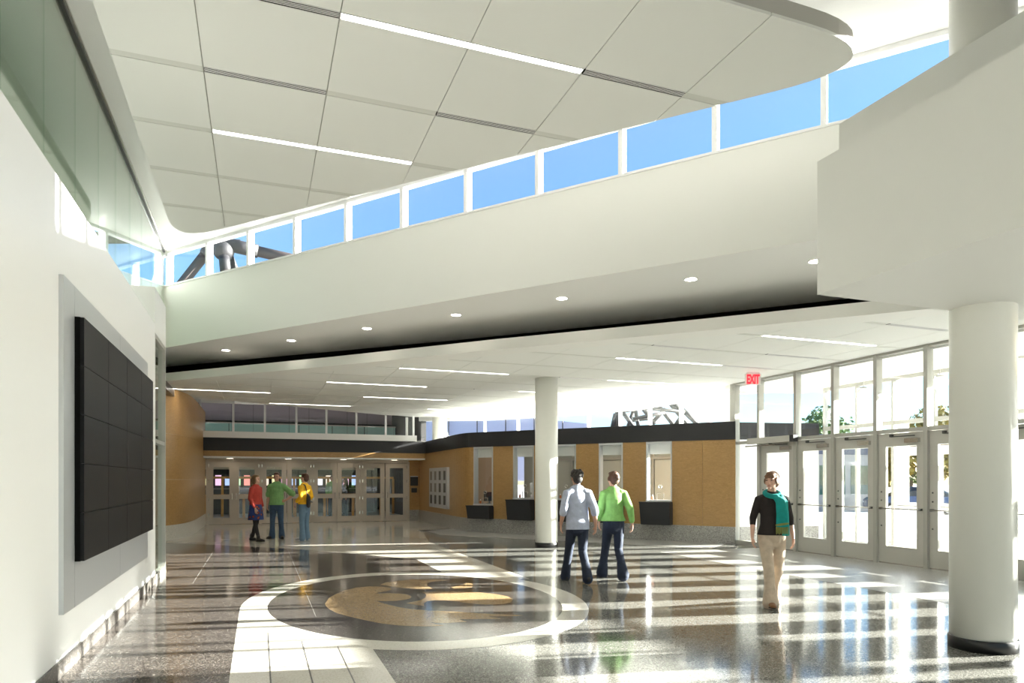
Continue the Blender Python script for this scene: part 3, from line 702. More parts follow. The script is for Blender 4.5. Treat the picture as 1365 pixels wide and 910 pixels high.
for a, b in zip(BX[:-1], BX[1:]):
    wpart('pane', MB().box(a + 0.035, b - 0.035, YB + 0.095, YB + 0.105, 3.27, 4.34), 'glass_clear', w8)
YDR = 26.5
bleaf = make_leaf('door_51', 0.86, 2.24, 'door_beige', 'glass_clear', [(0.22, 0.92), (1.05, 2.07)], 0.155, 0)
part('pull_handle', MB().tube([(0.79, -0.06, 0.90), (0.79, -0.06, 1.12)], 0.012).box(0.775, 0.805, -0.06, -0.02, 0.91, 0.93).box(0.775, 0.805, -0.06, -0.02, 1.09, 1.11), 'steel', bleaf)
for z in (0.3, 0.85, 1.5, 2.05): part('hinge', MB().box(-0.012, 0.03, -0.035, -0.02, z, z + 0.11), 'steel', bleaf)
DX = [-1.72, -0.83, 0.06, 0.97, 1.87, 2.77, 3.67, 4.58, 5.49]
w9 = thing('window_9', 'beige frame around the eight concourse doors', 'window', (2, YDR, 0), kind='structure')
for i in (0, 2, 4, 6, 8):
    wpart('frame_post', MB().box(DX[i] - 0.04, DX[i] + 0.04, YDR - 0.05, YDR + 0.05, 0, 2.30), 'door_beige', w9)
wpart('frame_head', MB().box(DX[0], DX[8], YDR - 0.05, YDR + 0.05, 2.25, 2.37), 'door_beige', w9)
for i in range(8):
    o = bleaf if i == 0 else copy_tree(bleaf)
    o.name = 'door_%d' % (51 + i)
    if i % 2 == 0: o.location = (DX[i] + 0.035, YDR, 0)
    else: o.location = (DX[i + 1] - 0.035, YDR, 0); o.scale = (-1, 1, 1)
    tag(o, 'beige double-leaf concourse door with two glass lites', 'door', 'concourse doors', 'structure')
struct('wall_lobby_right', MB().box(5.49, 6.1, YDR - 0.02, YDR + 0.2, 0.42, 2.41), 'wood_veneer', 'wood wall with small black signs beside the concourse doors')
struct('baseboard_lobby', MB().box(5.49, 5.94, YDR - 0.035, YDR, 0, 0.42), 'stone_grey', 'grey stone base under the black signs')
sg1 = thing('wall_sign', 'black wall sign with a gold emblem beside the concourse doors', 'sign', (5.72, YDR - 0.03, 1.5))
part('plate', MB().box(-0.15, 0.15, -0.015, 0.01, -0.13, 0.22), 'shelf_black', sg1)
part('gold_mark', MB().prism([(-0.08, 0.0), (0.0, 0.02), (0.08, 0.0), (0.05, 0.03), (-0.05, 0.03)], 0, 0.004), plain('gold_mark', (0.6, 0.42, 0.08), 0.4), sg1).rotation_euler = (R(90), 0, 0)
part('silver_edge', MB().box(-0.15, 0.15, -0.02, 0.01, 0.22, 0.25), 'silver_panel', sg1)
sg2 = thing('wall_plaque', 'small black plaque under the gold emblem sign', 'sign', (5.72, YDR - 0.03, 1.18))
part('plate', MB().box(-0.11, 0.11, -0.015, 0.01, -0.08, 0.10), 'shelf_black', sg2)
part('rim', MB().box(-0.115, 0.115, -0.012, 0.01, 0.10, 0.105), 'frame_grey', sg2)
for k, x in enumerate((-0.95, 1.0, 2.95, 4.85)):
    L = thing('door_downlight', 'square light over the concourse doors, %s from the wood wall' % ORD[k], 'ceiling light', (x, 26.0, 2.36), group='lobby soffit lights')
    part('lens', MB().box(-0.11, 0.11, -0.11, 0.11, -0.006, 0.0), 'door_light_lens', L)
    part('rim', MB().box(-0.13, 0.13, -0.13, -0.11, -0.01, 0).box(-0.13, 0.13, 0.11, 0.13, -0.01, 0).box(-0.13, -0.11, -0.11, 0.11, -0.01, 0).box(0.11, 0.13, -0.11, 0.11, -0.01, 0), 'frame_white', L)
# curved wood wall on the left of the doors
WPt = [(-6.0, 19.0), (-4.2, 18.75), (-3.2, 18.95), (-2.55, 19.4), (-2.12, 20.1), (-1.90, 21.0), (-1.80, 22.2), (-1.78, 24.0), (-1.78, 26.5)]
def smooth_path(pts, n=5):
    out = []
    for i in range(len(pts) - 1):
        p0, p1, p2, p3 = [Vector(pts[max(0, min(len(pts) - 1, i + k))]) for k in (-1, 0, 1, 2)]
        for k in range(n):
            t = k / n
            out.append(tuple(0.5 * ((2 * p1) + (p2 - p0) * t + (2 * p0 - 5 * p1 + 4 * p2 - p3) * t * t + (3 * p1 - p0 - 3 * p2 + p3) * t ** 3)))
    return out + [pts[-1]]
WPs = smooth_path(WPt, 6)
ww = struct('wall_wood', MB().ribbon(WPs, 0.03, 0.22, 0, 3.995), 'white_paint', 'rounded golden wood wall left of the concourse doors')
part('base_course', MB().ribbon(WPs, -0.012, 0.05, 0, 0.40), 'stone_cream', ww)
cut = [0, 8, 16, 22, 28, 36, 42, len(WPs) - 1]
for a, b in zip(cut[:-1], cut[1:]):
    for z0, z1 in ((0.40, 1.6), (1.604, 2.80), (2.804, 4.0)):
        part('wood_panel', MB().ribbon(WPs[a:b + 1], 0.0, 0.04, z0, z1), 'wood_veneer', ww, True if False else False)

# ---- concourse behind the doors
struct('floor_concourse', MB().box(-10, 14, 27.0, 44, -0.2, -0.01), 'stone_grey', 'concourse floor behind the rear doors')
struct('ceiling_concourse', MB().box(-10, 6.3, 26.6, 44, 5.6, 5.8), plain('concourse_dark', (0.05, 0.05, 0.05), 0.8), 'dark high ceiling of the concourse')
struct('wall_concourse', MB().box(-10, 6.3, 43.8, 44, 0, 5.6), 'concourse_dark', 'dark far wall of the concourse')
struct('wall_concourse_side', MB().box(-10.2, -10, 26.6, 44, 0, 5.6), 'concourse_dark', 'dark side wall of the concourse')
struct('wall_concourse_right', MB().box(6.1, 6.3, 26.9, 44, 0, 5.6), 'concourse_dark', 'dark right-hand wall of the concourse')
lav = MB(); prof = []
rings = []
for x in (-9.9, 6.05):
    rings.append([(x, 33.0 + 1.6 * math.sin(a), 5.3 - 1.05 * math.cos(a)) for a in [math.pi * k / 10 for k in range(11)]] + [(x, 33.0, 5.4)])
struct('trim_3', MB().loft(rings), plain('lavender_metal', (0.55, 0.47, 0.55), 0.35), 'rounded lavender bulkhead inside the concourse', False)
tg = thing('glass_guard', 'aqua glass guard rail high in the concourse', 'guard rail', (0, 32, 3.6))
for k in range(11):
    wpart('pane', MB().box(-9.9 + 1.45 * k, -8.48 + 1.45 * k, 32.0, 32.02, 3.62, 4.05), plain('aqua_panel', (0.30, 0.52, 0.48), 0.25) if 'aqua_panel' not in M else 'aqua_panel', tg)
wpart('rail', MB().box(-9.9, 6.05, 31.97, 32.05, 4.05, 4.10), 'frame_grey', tg)
wpart('deck', MB().box(-9.9, 6.05, 31.9, 33.0, 3.45, 3.60), 'dark_steel', tg)
for k, (x0, x1, y, z) in enumerate([(-6, 0.8, 29.2, 1.02), (1.4, 4.9, 29.4, 1.02), (-6, 6.0, 32.5, 1.75)]):
    rl = thing('drink_rail', ['long orange wood drink rail behind the left-hand concourse doors', 'short orange wood drink rail on posts behind the right-hand concourse doors', 'high orange wood beam across the concourse'][k], 'rail', (x0, y, 0))
    wpart('top', MB().box(x0, x1, y - 0.15, y + 0.15, z - 0.1, z), 'wood_rail', rl)
    n = int((x1 - x0) / 1.6) + 1
    for q in range(n + 1):
        x = x0 + (x1 - x0) * q / n
        wpart('post', MB().box(x - 0.05, x + 0.05, y - 0.05, y + 0.05, -0.01, z - 0.1), 'wood_rail', rl)
hues = [(1, .85, .7), (.95, .35, .3), (.45, .6, 1), (1, .95, .5), (.9, .9, 1), (.55, .9, .5), (1, .6, .85)]
for k, h in enumerate(hues): emit('menu_%d' % k, h, 0.8)
for k in range(26):
    x = -5.7 + 0.42 * k
    s = thing('menu_screen', 'small glowing %s menu panel at the far concourse counter' % ['peach', 'red', 'blue', 'yellow', 'white', 'green', 'pink'][k * 3 % 7], 'screen', (x, 34.96, 1.24), group='concourse menu panels')
    part('panel', MB().box(0, 0.26, -0.02, 0, 0.10, 0.42 + 0.16 * (k % 3 == 0)), 'menu_%d' % (k * 3 % 7), s)
    part('bezel', MB().box(-0.03, 0.29, 0, 0.03, -0.02, 0.62), 'dark_steel', s)
ct = thing('concourse_counter', 'dark service counter at the back of the concourse', 'counter', (0, 35.3, 0))
wpart('front', MB().box(-6, 5.5, 35.0, 35.2, -0.01, 1.15), 'dark_steel', ct)
wpart('top', MB().box(-6.1, 5.6, 34.9, 35.5, 1.15, 1.2), 'stone_grey', ct)
wpart('header', MB().box(-6, 5.5, 35.0, 35.2, 2.1, 2.6), plain('header_tan', (0.5, 0.42, 0.3), 0.5), ct)
wpart('upright', MB().box(-6, -5.9, 35.03, 35.17, 1.2, 2.1).box(5.4, 5.5, 35.03, 35.17, 1.2, 2.1), 'dark_steel', ct)
for k in range(6):
    L = thing('concourse_light', 'tube light under the concourse ceiling, %s from the wood wall side' % ORD[k], 'ceiling light', (-5 + 2.2 * k, 28.6 + (k % 2) * 1.6, 3.4), group='concourse tube lights')
    part('tube', MB().box(-0.6, 0.6, -0.05, 0.05, -0.03, 0.0), 'light_lens', L)
    part('hanger', MB().tube([(-0.4, 0, 0), (-0.4, 0, 2.2)], 0.006, 6).tube([(0.4, 0, 0), (0.4, 0, 2.2)], 0.006, 6), 'dark_steel', L)

# ================================================================== EXIT SIGN
es = thing('exit_sign', 'red EXIT sign hanging from the low ceiling by the entrance doors', 'exit sign', (10.41, 12.5, ZL))
SX = 1.0
part('mount', MB().box(-0.14, 0.14, -0.03, 0.03, -0.03, 0.0), 'frame_white', es)
part('plate', MB().box(-0.18, 0.18, -0.006, 0.006, -0.27, -0.03), 'panel_white', es)
fc = bpy.data.curves.new('exit_text', 'FONT'); fc.body = 'EXIT'; fc.size = 0.21; fc.extrude = 0.004; fc.align_x = 'CENTER'; fc.offset = 0.007; fc.space_character = 0.92
to = bpy.data.objects.new('tmp', fc); COL.objects.link(to)
bpy.context.view_layer.update()
me = bpy.data.meshes.new_from_object(to.evaluated_get(bpy.context.evaluated_depsgraph_get())); bpy.data.objects.remove(to)
me.materials.clear(); me.materials.append(M['exit_red'])
lt = link('lettering', me, es); lt.rotation_euler = (R(90), 0, 0); lt.scale = (0.72, 1.35, 1); lt.location = (0, -0.010, -0.245)
es.rotation_euler = (0, 0, -YAW)

# ================================================================== FAR SIDE OF THE ROOM (behind the camera)
struct('wall_front', MB().box(-5.2, 11.2, -9.2, -9, 0, 0.6).box(-5.2, 11.2, -9.2, -9, 3.4, ZU), 'wall_white', 'wall behind the viewpoint')
w10 = thing('window_10', 'unseen window added behind the viewpoint for sky fill light', 'window', (4, -9.1, 0.6), kind='structure')  # unseen opening added to let sky light fill the hall
for k in range(9):
    x = -1.5 + 1.58 * k
    wpart('mullion', MB().box(x - 0.04, x + 0.04, -9.15, -9.05, 0.6, 3.4), 'frame_grey', w10)
    if k < 8: wpart('pane', MB().box(x + 0.04, x + 1.54, -9.105, -9.095, 0.6, 3.4), 'glass_clear', w10)

# ================================================================== OUTSIDE
struct('floor_ground', MB().box(-150, 250, -150, 250, -0.5, -0.22), 'asphalt', 'ground outside the building')
struct('floor_plaza', MB().box(14.2, 30, -12, 30, -0.3, -0.03), 'concrete', 'pale concrete plaza outside the entrance')
def at(px, py, d):
    r = (px - 682.5) / F_PX * d
    return Vector((d * SN + r * CS, d * CS - r * SN, CAM_H + (HOR - py) * d / F_PX))
plain('truss_dark', (0.012, 0.012, 0.015), 0.6)
plain('truss_rust', (0.055, 0.042, 0.040), 0.6)
# steel roof frame of the arena, seen through the clerestory
tr = thing('roof_frame', 'dark tubular steel node with struts outside the far clerestory windows', 'steel frame', at(300, 336, 24))
nd = at(298, 334, 24)
def strut(p, q, r, mat, sleeve=0.0, nm='strut'):
    wpart(nm, MB().tube([p, q], r, 14), mat, tr, True)
    if sleeve:
        dirv = (q - p).normalized()
        wpart('sleeve', MB().tube([p + dirv * 0.05, p + dirv * sleeve], r * 1.22, 14), 'truss_dark', tr, True)
strut(at(279, 332, 24.2), at(170, 470, 25.5), 0.17, 'truss_rust', 0.25)
strut(nd, at(306, 420, 23.0), 0.15, 'truss_rust', 0.95)
strut(at(302, 336, 24.3), at(340, 430, 26.0), 0.15, 'truss_rust', 0.95)
strut(at(300, 325, 24), at(480, 366, 25.5), 0.19, 'truss_rust', 1.1)
strut(at(290, 328, 24), at(255, 322, 28), 0.17, 'truss_dark', 0.4)
wpart('node', MB().sphere(nd, 0.36, 16, 10), 'truss_dark', tr, True)
wpart('gusset', MB().prism([(-0.5, -0.1), (0.55, -0.1), (0.55, 0.1), (-0.5, 0.1)], 0.05, 0.42), 'truss_dark', tr).location = nd - tr.location * 0
# lattice of struts further along, seen over the ticket office roof
lt2 = thing('lattice_frame', 'arched lattice of dark steel struts outside the perimeter windows', 'steel frame', at(870, 560, 46))
def bar(p, q, r=0.11): wpart('strut', MB().tube([p, q], r, 8), 'truss_dark', lt2, True)
def lz(x, y, d=45.0): return at(740 + x * 0.1905, 520 + y * 0.1905, d)
for a_, b_, r_ in (((415, 140), (590, 105), .16), ((590, 105), (800, 85), .16), ((800, 85), (890, 135), .16), ((890, 135), (1000, 240), .16),
        ((600, 110), (700, 235), .15), ((705, 85), (835, 250), .15), ((800, 85), (925, 240), .15), ((470, 150), (550, 255), .14), ((560, 125), (582, 255), .13), ((550, 135), (510, 250), .12),
        ((770, 130), (690, 215), .13), ((910, 145), (840, 245), .13), ((545, 200), (770, 155), .11), ((640, 125), (905, 152), .11), ((425, 155), (600, 125), .12), ((440, 150), (432, 255), .22), ((420, 165), (400, 255), .13), ((520, 215), (690, 195), .10)):
    q_ = random.Random(a_[0]).uniform(-1.2, 1.2)
    bar(lz(*a_, 45 + q_), lz(*b_, 45 + q_), r_)
for x_, y_ in ((432, 250), (835, 245), (1000, 238)):
    p_ = lz(x_, y_); bar(p_, Vector((p_.x, p_.y, -0.3)), 0.18)
# lavender metal roof of the arena beyond
ar = thing('arena_roof', 'pale lavender metal arena roof behind the ticket office windows', 'building', at(690, 640, 50))
plain('lavender_roof', (0.46, 0.45, 0.58), 0.4, metal=0.2)
for k in range(6):
    a0, a1 = 560 + 38 * k, 560 + 38 * (k + 1)
    p = [at(a0, 640, 53 - k), at(a1, 640, 52 - k), at(a1, 545 + 4 * k, 52 - k), at(a0, 541 + 4 * k, 53 - k)]
    q = [v + Vector((0.15, 0.4, -0.05)) for v in p]
    wpart('roof_panel', MB().hexa([p[0], p[1], q[1], q[0], p[3], p[2], q[2], q[3]]), 'lavender_roof', ar)
for k in range(1, 6):
    a = 560 + 38 * k
    wpart('seam', MB().tube([at(a, 640, 52.8 - k), at(a, 541 + 4 * k, 52.8 - k)], 0.04, 6), 'truss_rust', ar)
# low building and canopy posts outside the entrance
lb = thing('low_building', 'low pale building with a dark blue top band across the plaza', 'building', (30, 24, 0))
plain('navy_band', (0.05, 0.065, 0.11), 0.5)
wpart('wall', MB().box(26, 33, 29, 36, -0.22, 3.0), 'concrete', lb)
wpart('band', MB().box(25.9, 33.1, 28.9, 36.1, 3.0, 4.1), 'navy_band', lb)
for k in range(3): wpart('pane', MB().box(26.4 + 2.2 * k, 28.2 + 2.2 * k, 28.97, 29.0, 0.8, 2.4), 'glass_aqua', lb)
for k, (x, y) in enumerate(((15.6, 13.1), (15.6, 10.2), (15.6, 7.0))):
    p = thing('canopy_post', ['white square post outside the vestibule near its side wall', 'white square post outside the middle of the vestibule', 'white square post outside the vestibule beyond the round column'][k], 'post', (x, y, -0.03))
    part('shaft', MB().box(-0.14, 0.14, -0.14, 0.14, 0.08, 4.2), 'frame_white', p)
    part('foot_plate', MB().box(-0.2, 0.2, -0.2, 0.2, 0, 0.08), 'frame_grey', p)
# trees
plain('bark', (0.10, 0.075, 0.055), 0.9, noise=0.3)
plain('leaf_green', (0.10, 0.17, 0.045), 0.7, noise=0.4, nscale=1.2)
plain('leaf_autumn', (0.30, 0.24, 0.05), 0.7, noise=0.4, nscale=1.2)
def tree(x, y, h, w, mat, label):
    rnd = random.Random(int(x * 31 + y * 7))
    t = thing('tree', label, 'tree', (x, y, -0.22), group='trees beyond the car park')
    part('trunk', MB().tube([(0, 0, 0), (0.05, 0, h * 0.3), (0, 0.05, h * 0.7)], [0.16, 0.12, 0.04], 8), 'bark', t, True)
    for q in range(4):
        a = q * 1.6
        part('branch', MB().tube([(0.03, 0, h * 0.32), (w * 0.3 * math.cos(a), w * 0.3 * math.sin(a), h * 0.6)], [0.07, 0.03], 6), 'bark', t, True)
    lv = MB()
    for q in range(2600):
        a, b, c = rnd.random() * 6.283, rnd.uniform(-1, 1), rnd.random() ** 0.4
        s = math.sqrt(1 - b * b)
        k = 1 + 0.25 * math.sin(3 * a + 5 * b)
        p = Vector((w * 0.5 * c * s * math.cos(a) * k, w * 0.5 * c * s * math.sin(a) * k, h * 0.62 + h * 0.36 * c * b))
        u = Vector((rnd.uniform(-1, 1), rnd.uniform(-1, 1), rnd.uniform(-1, 1))).normalized() * rnd.uniform(0.14, 0.28)
        v = u.orthogonal().normalized() * rnd.uniform(0.09, 0.18)
        lv.add([p - u, p + v, p + u, p - v], [(0, 1, 2, 3)])
    f = part('foliage', lv, mat, t); f['kind'] = 'stuff'
for k, (px, d, h, w, m_, lab) in enumerate([(1098, 60, 8.5, 5, 'leaf_green', 'green tree seen over the low building'), (1172, 44, 5.0, 4, 'leaf_autumn', 'small yellowing tree left of the parked car'), (1214, 52, 6.0, 5.5, 'leaf_green', 'rounded green tree behind the parked car'), (1249, 46, 7.0, 5, 'leaf_autumn', 'tall yellowing tree beside the round column'), (1310, 60, 7, 5, 'leaf_green', 'green tree hidden behind the round column'), (1362, 40, 8.2, 5, 'leaf_green', 'leafy green tree past the round column')]):
    p = at(px, 640, d); tree(p.x, p.y, h, w, m_, lab)
# parked car
cp = at(1216, 660, 36)
car = thing('parked_car', 'blue-grey parked car outside the outer vestibule door', 'car', (cp.x, cp.y, -0.22), R(60))
plain('car_paint', (0.16, 0.20, 0.30), 0.25, metal=0.5); plain('tyre', (0.02, 0.02, 0.02), 0.8); plain('car_glass', (0.03, 0.04, 0.05), 0.08)
def ring_(y, hw, z0, z1, tw): return [(-hw, y, z0), (hw, y, z0), (hw, y, z0 + (z1 - z0) * 0.6), (tw, y, z1), (-tw, y, z1), (-hw, y, z0 + (z1 - z0) * 0.6)]
part('body', MB().loft([ring_(-2.2, 0.75, 0.4, 0.8, 0.65), ring_(-2.0, 0.88, 0.28, 0.9, 0.8), ring_(-0.9, 0.9, 0.25, 0.98, 0.82), ring_(1.2, 0.9, 0.25, 0.98, 0.82), ring_(2.0, 0.88, 0.28, 0.9, 0.78), ring_(2.2, 0.75, 0.4, 0.78, 0.65)]), 'car_paint', car)
part('cabin', MB().loft([ring_(-1.7, 0.78, 0.95, 1.0, 0.72), ring_(-1.1, 0.78, 0.95, 1.42, 0.6), ring_(0.3, 0.78, 0.95, 1.45, 0.6), ring_(1.1, 0.78, 0.95, 1.0, 0.72)]), 'car_glass', car)
part('roof', MB().loft([ring_(-1.1, 0.6, 1.38, 1.44, 0.56), ring_(0.3, 0.6, 1.40, 1.47, 0.56)]), 'car_paint', car)
for sx in (-1, 1):
    for sy in (-1.35, 1.35):
        wh = part('wheel', MB().tube([(sx * 0.72, sy, 0.32), (sx * 0.92, sy, 0.32)], 0.32, 20), 'tyre', car)
        part('hub', MB().tube([(sx * 0.9, sy, 0.32), (sx * 0.935, sy, 0.32)], 0.19, 14), 'steel', wh)
    part('headlight', MB().sphere((sx * 0.62, 2.12, 0.66), 0.1, 10, 6), 'frame_white', car)
    part('tail_light', MB().sphere((sx * 0.64, -2.12, 0.7), 0.09, 10, 6), 'exit_red', car)

# ================================================================== PEOPLE
def etube(mb, pts, rad, side=(1, 0, 0), n=14, cap=True, cap0=True):
    """tube with elliptical sections; rad = list of (a along side, b across)"""
    pts = [Vector(p) for p in pts]; side = Vector(side); rings = []
    rad = [(r, r) if not isinstance(r, (tuple, list)) else r for r in rad]
    def ringat(p, t, a, b):
        s_ = (side - t * side.dot(t))
        s_ = s_.normalized() if s_.length > 1e-4 else t.orthogonal().normalized()
        w = t.cross(s_)
        return [p + s_ * a * math.cos(2 * math.pi * k / n) + w * b * math.sin(2 * math.pi * k / n) for k in range(n)]
    for i, p in enumerate(pts):
        t = (pts[min(i + 1, len(pts) - 1)] - pts[max(i - 1, 0)]).normalized()
        a, b = rad[i]
        if i == 0 and cap and cap0:
            m_ = min(a, b)
            for f, g in ((0.9, 0.35), (0.55, 0.8)): rings.append(ringat(p - t * m_ * f, t, a * g, b * g))
        rings.append(ringat(p, t, a, b))
        if i == len(pts) - 1 and cap:
            m_ = min(a, b)
            for f, g in ((0.55, 0.8), (0.9, 0.35)): rings.append(ringat(p + t * m_ * f, t, a * g, b * g))
    return mb.loft(rings)
def fuse(mb, name, mat, voxel, smooth=4):
    me = mb.mesh('tmp_' + name, None)
    bm = bmesh.new(); bm.from_mesh(me); bmesh.ops.recalc_face_normals(bm, faces=bm.faces); bm.to_mesh(me); bm.free()
    o = bpy.data.objects.new('tmp', me); COL.objects.link(o)
    r = o.modifiers.new('r', 'REMESH'); r.mode = 'VOXEL'; r.voxel_size = voxel; r.adaptivity = 0.0
    if smooth:
        s = o.modifiers.new('s', 'SMOOTH'); s.factor = 0.5; s.iterations = smooth
    bpy.context.view_layer.update()
    out = bpy.data.meshes.new_from_object(o.evaluated_get(bpy.context.evaluated_depsgraph_get()))
    bpy.data.objects.remove(o); bpy.data.meshes.remove(me)
    out.name = name; out.materials.clear(); out.materials.append(M[mat])
    out.polygons.foreach_set('use_smooth', [True] * len(out.polygons)); out.update()
    return out
def hand(mb, wrist, d, nrm, thumb, curl=0.6):
    d = Vector(d).normalized(); nrm = Vector(nrm); nrm = (nrm - d * nrm.dot(d)).normalized(); s = Vector(thumb); s = (s - d * s.dot(d) - nrm * s.dot(nrm)).normalized()
    w = Vector(wrist)
    etube(mb, [w, w + d * 0.04, w + d * 0.085], [(0.024, 0.019), (0.036, 0.016), (0.039, 0.014)], s, 10)
    for off, ln in ((0.029, 0.070), (0.010, 0.080), (-0.010, 0.075), (-0.029, 0.058)):
        b = w + d * 0.085 + s * off
        c1 = (d * math.cos(curl * 0.5) + nrm * math.sin(curl * 0.5)); c2 = (d * math.cos(curl * 1.4) + nrm * math.sin(curl * 1.4))
        k = b + c1 * ln * 0.5
        etube(mb, [b - d * 0.01, k, k + c2 * ln * 0.5], [0.0095, 0.009, 0.0078], s, 8)
    b = w + d * 0.03 + s * 0.03
    k = b + (s * 0.6 + d * 0.7 + nrm * 0.3).normalized() * 0.035
    etube(mb, [w + d * 0.02 + s * 0.015, b, k, k + (d * 0.9 + nrm * 0.35).normalized() * 0.03], [0.013, 0.012, 0.0105, 0.009], s, 8)
POSE = dict(hipL=(-.09, 0, .91), kneeL=(-.095, .015, .49), ankL=(-.10, -.01, .09), hipR=(.09, 0, .91), kneeR=(.095, .015, .49), ankR=(.10, -.01, .09), toeL=(-.15, 1, 0), toeR=(.15, 1, 0),
            shL=(-.170, 0, 1.40), elL=(-.225, -.03, 1.145), wrL=(-.235, .05, .90), shR=(.170, 0, 1.40), elR=(.225, -.03, 1.145), wrR=(.235, .05, .90), hdL=(0, .12, -1), hdR=(0, .12, -1), head=0.0, tilt=0.0, dz=0.0)
def person(label, loc, rz, H, pose, top, bottom, hair, shoes, skin, female=False, voxel=0.0065):
    P = dict(POSE); P.update(pose); V = {k: (Vector(v) if isinstance(v, tuple) else v) for k, v in P.items()}
    dz = V['dz']
    for k in ('shL', 'elL', 'wrL', 'shR', 'elR', 'wrR', 'hipL', 'hipR'):
        V[k] = V[k] + Vector((0, 0, dz))
    up = Vector((0, 0, dz))
    fem = female
    hipw, waistw, chestw, shw = (0.172, 0.125, 0.150, 0.135) if fem else (0.160, 0.142, 0.168, 0.150)
    lean = V.get('lean', 0.0)
    TZ = [(0.86, hipw * 0.92, 0.105), (0.93, hipw, 0.115), (1.06, waistw, 0.092), (1.18, (waistw + chestw) / 2, 0.102), (1.30, chestw, 0.115 if not fem else 0.12), (1.40, shw * 1.12, 0.092), (1.455, shw * 0.75, 0.068)]
    def tpos(z): return Vector((0, lean * (z - 0.9), z)) + up
    body = MB()
    etube(body, [tpos(z) for z, a, b in TZ], [(a, b) for z, a, b in TZ])
    # head
    hd = tpos(1.64); hm = Matrix.Rotation(V['head'], 3, 'Z') @ Matrix.Rotation(V['tilt'], 3, 'X')
    etube(body, [tpos(1.44), hd + Vector((0, 0.0, -0.085))], [(0.062, 0.06), (0.053, 0.055)])
    def hp(x, y, z): return hd + hm @ (Vector((x, y, z + 0.1)) * 1.07 - Vector((0, 0, 0.1)))
    def blob(mb, c, r, n=14, m=10):
        t = MB().sphere((0, 0, 0), 1.0, n, m)
        mb.add([hp(c[0] + v[0] * r[0], c[1] + v[1] * r[1], c[2] + v[2] * r[2]) for v in t.v], t.f)
    blob(body, (0, -0.005, 0.02), (0.074, 0.094, 0.092)); blob(body, (0, 0.028, -0.055), (0.054, 0.060, 0.056)); blob(body, (0, 0.045, -0.015), (0.062, 0.048, 0.06))
    blob(body, (0, 0.097, -0.022), (0.013, 0.018, 0.017)); blob(body, (0, 0.092, -0.002), (0.010, 0.012, 0.026)); blob(body, (0, 0.081, -0.092), (0.022, 0.016, 0.018))
    for sx in (-1, 1):
        blob(body, (sx * 0.074, -0.008, -0.012), (0.010, 0.020, 0.031)); blob(body, (sx * 0.03, 0.080, 0.024), (0.024, 0.012, 0.008)); blob(body, (sx * 0.038, 0.062, -0.03), (0.022, 0.024, 0.022))
    ar = 0.86 if fem else 1.0
    for q, sx in (('L', -1), ('R', 1)):
        sh, el, wr = V['sh' + q], V['el' + q], V['wr' + q]
        etube(body, [sh + Vector((-sx * 0.06, 0, 0.01)), sh, sh.lerp(el, 0.5), el, el.lerp(wr, 0.35), wr], [0.062 * ar, 0.056 * ar, 0.046 * ar, 0.040 * ar, 0.041 * ar, 0.027 * ar], (0, 1, 0), 12)
        hdir = V['hd' + q]
        inward = Vector((-sx, 0, 0)) if abs(hdir.x) < 0.6 else Vector((0, -1, 0))
        hand(body, wr, hdir, V.get('nrm' + q, inward), V.get('th' + q, Vector((0, 1, 0.0)) if abs(hdir.x) < 0.6 else Vector((0, 0, 1))), 0.55)
        hip, kn, an = V['hip' + q], V['knee' + q], V['ank' + q]
        etube(body, [hip, hip.lerp(kn, 0.35), kn, kn.lerp(an, 0.3) + Vector((0, -0.015, 0)), an], [(0.085, 0.09), (0.075, 0.08), 0.055, 0.054, 0.036], (1, 0, 0), 12)
        tv = V['toe' + q]; tv = tv.normalized()
        etube(body, [an + Vector((0, 0, -0.035)) - tv * 0.05, an + Vector((0, 0, -0.035)) + tv * 0.06, an + Vector((0, 0, -0.058)) + tv * 0.16], [(0.035, 0.035), (0.04, 0.03), (0.036, 0.018)], Vector((0, 0, 1)).cross(tv), 10)
    root = link('person', fuse(body, 'person', skin, voxel, 2)); root.location = loc; root.rotation_euler = (0, 0, rz); s = H / 1.75; root.scale = (s, s, s)
    tag(root, label, 'person')
    # face details
    for sx in (-1, 1):
        e = MB(); blob(e, (sx * 0.031, 0.0865, 0.006), (0.013, 0.006, 0.007), 10, 6); part('eye', e, 'eye_dark', root, True)
        e = MB(); blob(e, (sx * 0.031, 0.0905, 0.026), (0.019, 0.006, 0.004), 10, 6); part('eyebrow', e, hair[0], root, True)
    e = MB(); blob(e, (0, 0.0865, -0.062), (0.022, 0.008, 0.007), 10, 6); part('mouth', e, 'lip', root, True)
    # top
    tm, sleeve, hem, ease = top['mat'], top['sleeve'], top['hem'], top.get('ease', 0.014)
    t = MB(); st = [(z, a, b) for z, a, b in TZ if z > hem + 0.02]
    hw = [x for x in TZ if x[0] <= 0.95][-1]
    stn = [(hem, (hipw if hem < 1.0 else waistw * 1.05) + 0.012 + ease * top.get('hemk', 1.3), 0.128 + ease * top.get('hemk', 1.3))] + [((z, a + ease, b + ease) if z > 1.1 else (z, waistw + ease + 0.018, 0.112 + ease) if z > 0.95 else (z, hipw + ease + 0.010, 0.132 + ease)) for z, a, b in st]
    etube(t, [tpos(z) for z, a, b in stn], [(a, b) for z, a, b in stn], n=18, cap0=False)
    for q, sx in (('L', -1), ('R', 1)):
        sh, el, wr = V['sh' + q], V['el' + q], V['wr' + q]
        pts = [sh + Vector((-sx * 0.07, 0, 0.015)), sh, sh.lerp(el, 0.5)]; rr = [0.050 + ease, 0.055 * ar + ease, 0.050 * ar + ease]
        se = top.get('sleeve_r', 0.0)
        if sleeve <= 1.0: pts.append(sh.lerp(el, max(0.55, sleeve))); rr.append(0.050 * ar + ease + se)
        else: pts += [el, el.lerp(wr, sleeve - 1)]; rr += [0.044 * ar + ease, (0.041 - 0.012 * (sleeve - 1)) * ar + ease * 0.8 + se]
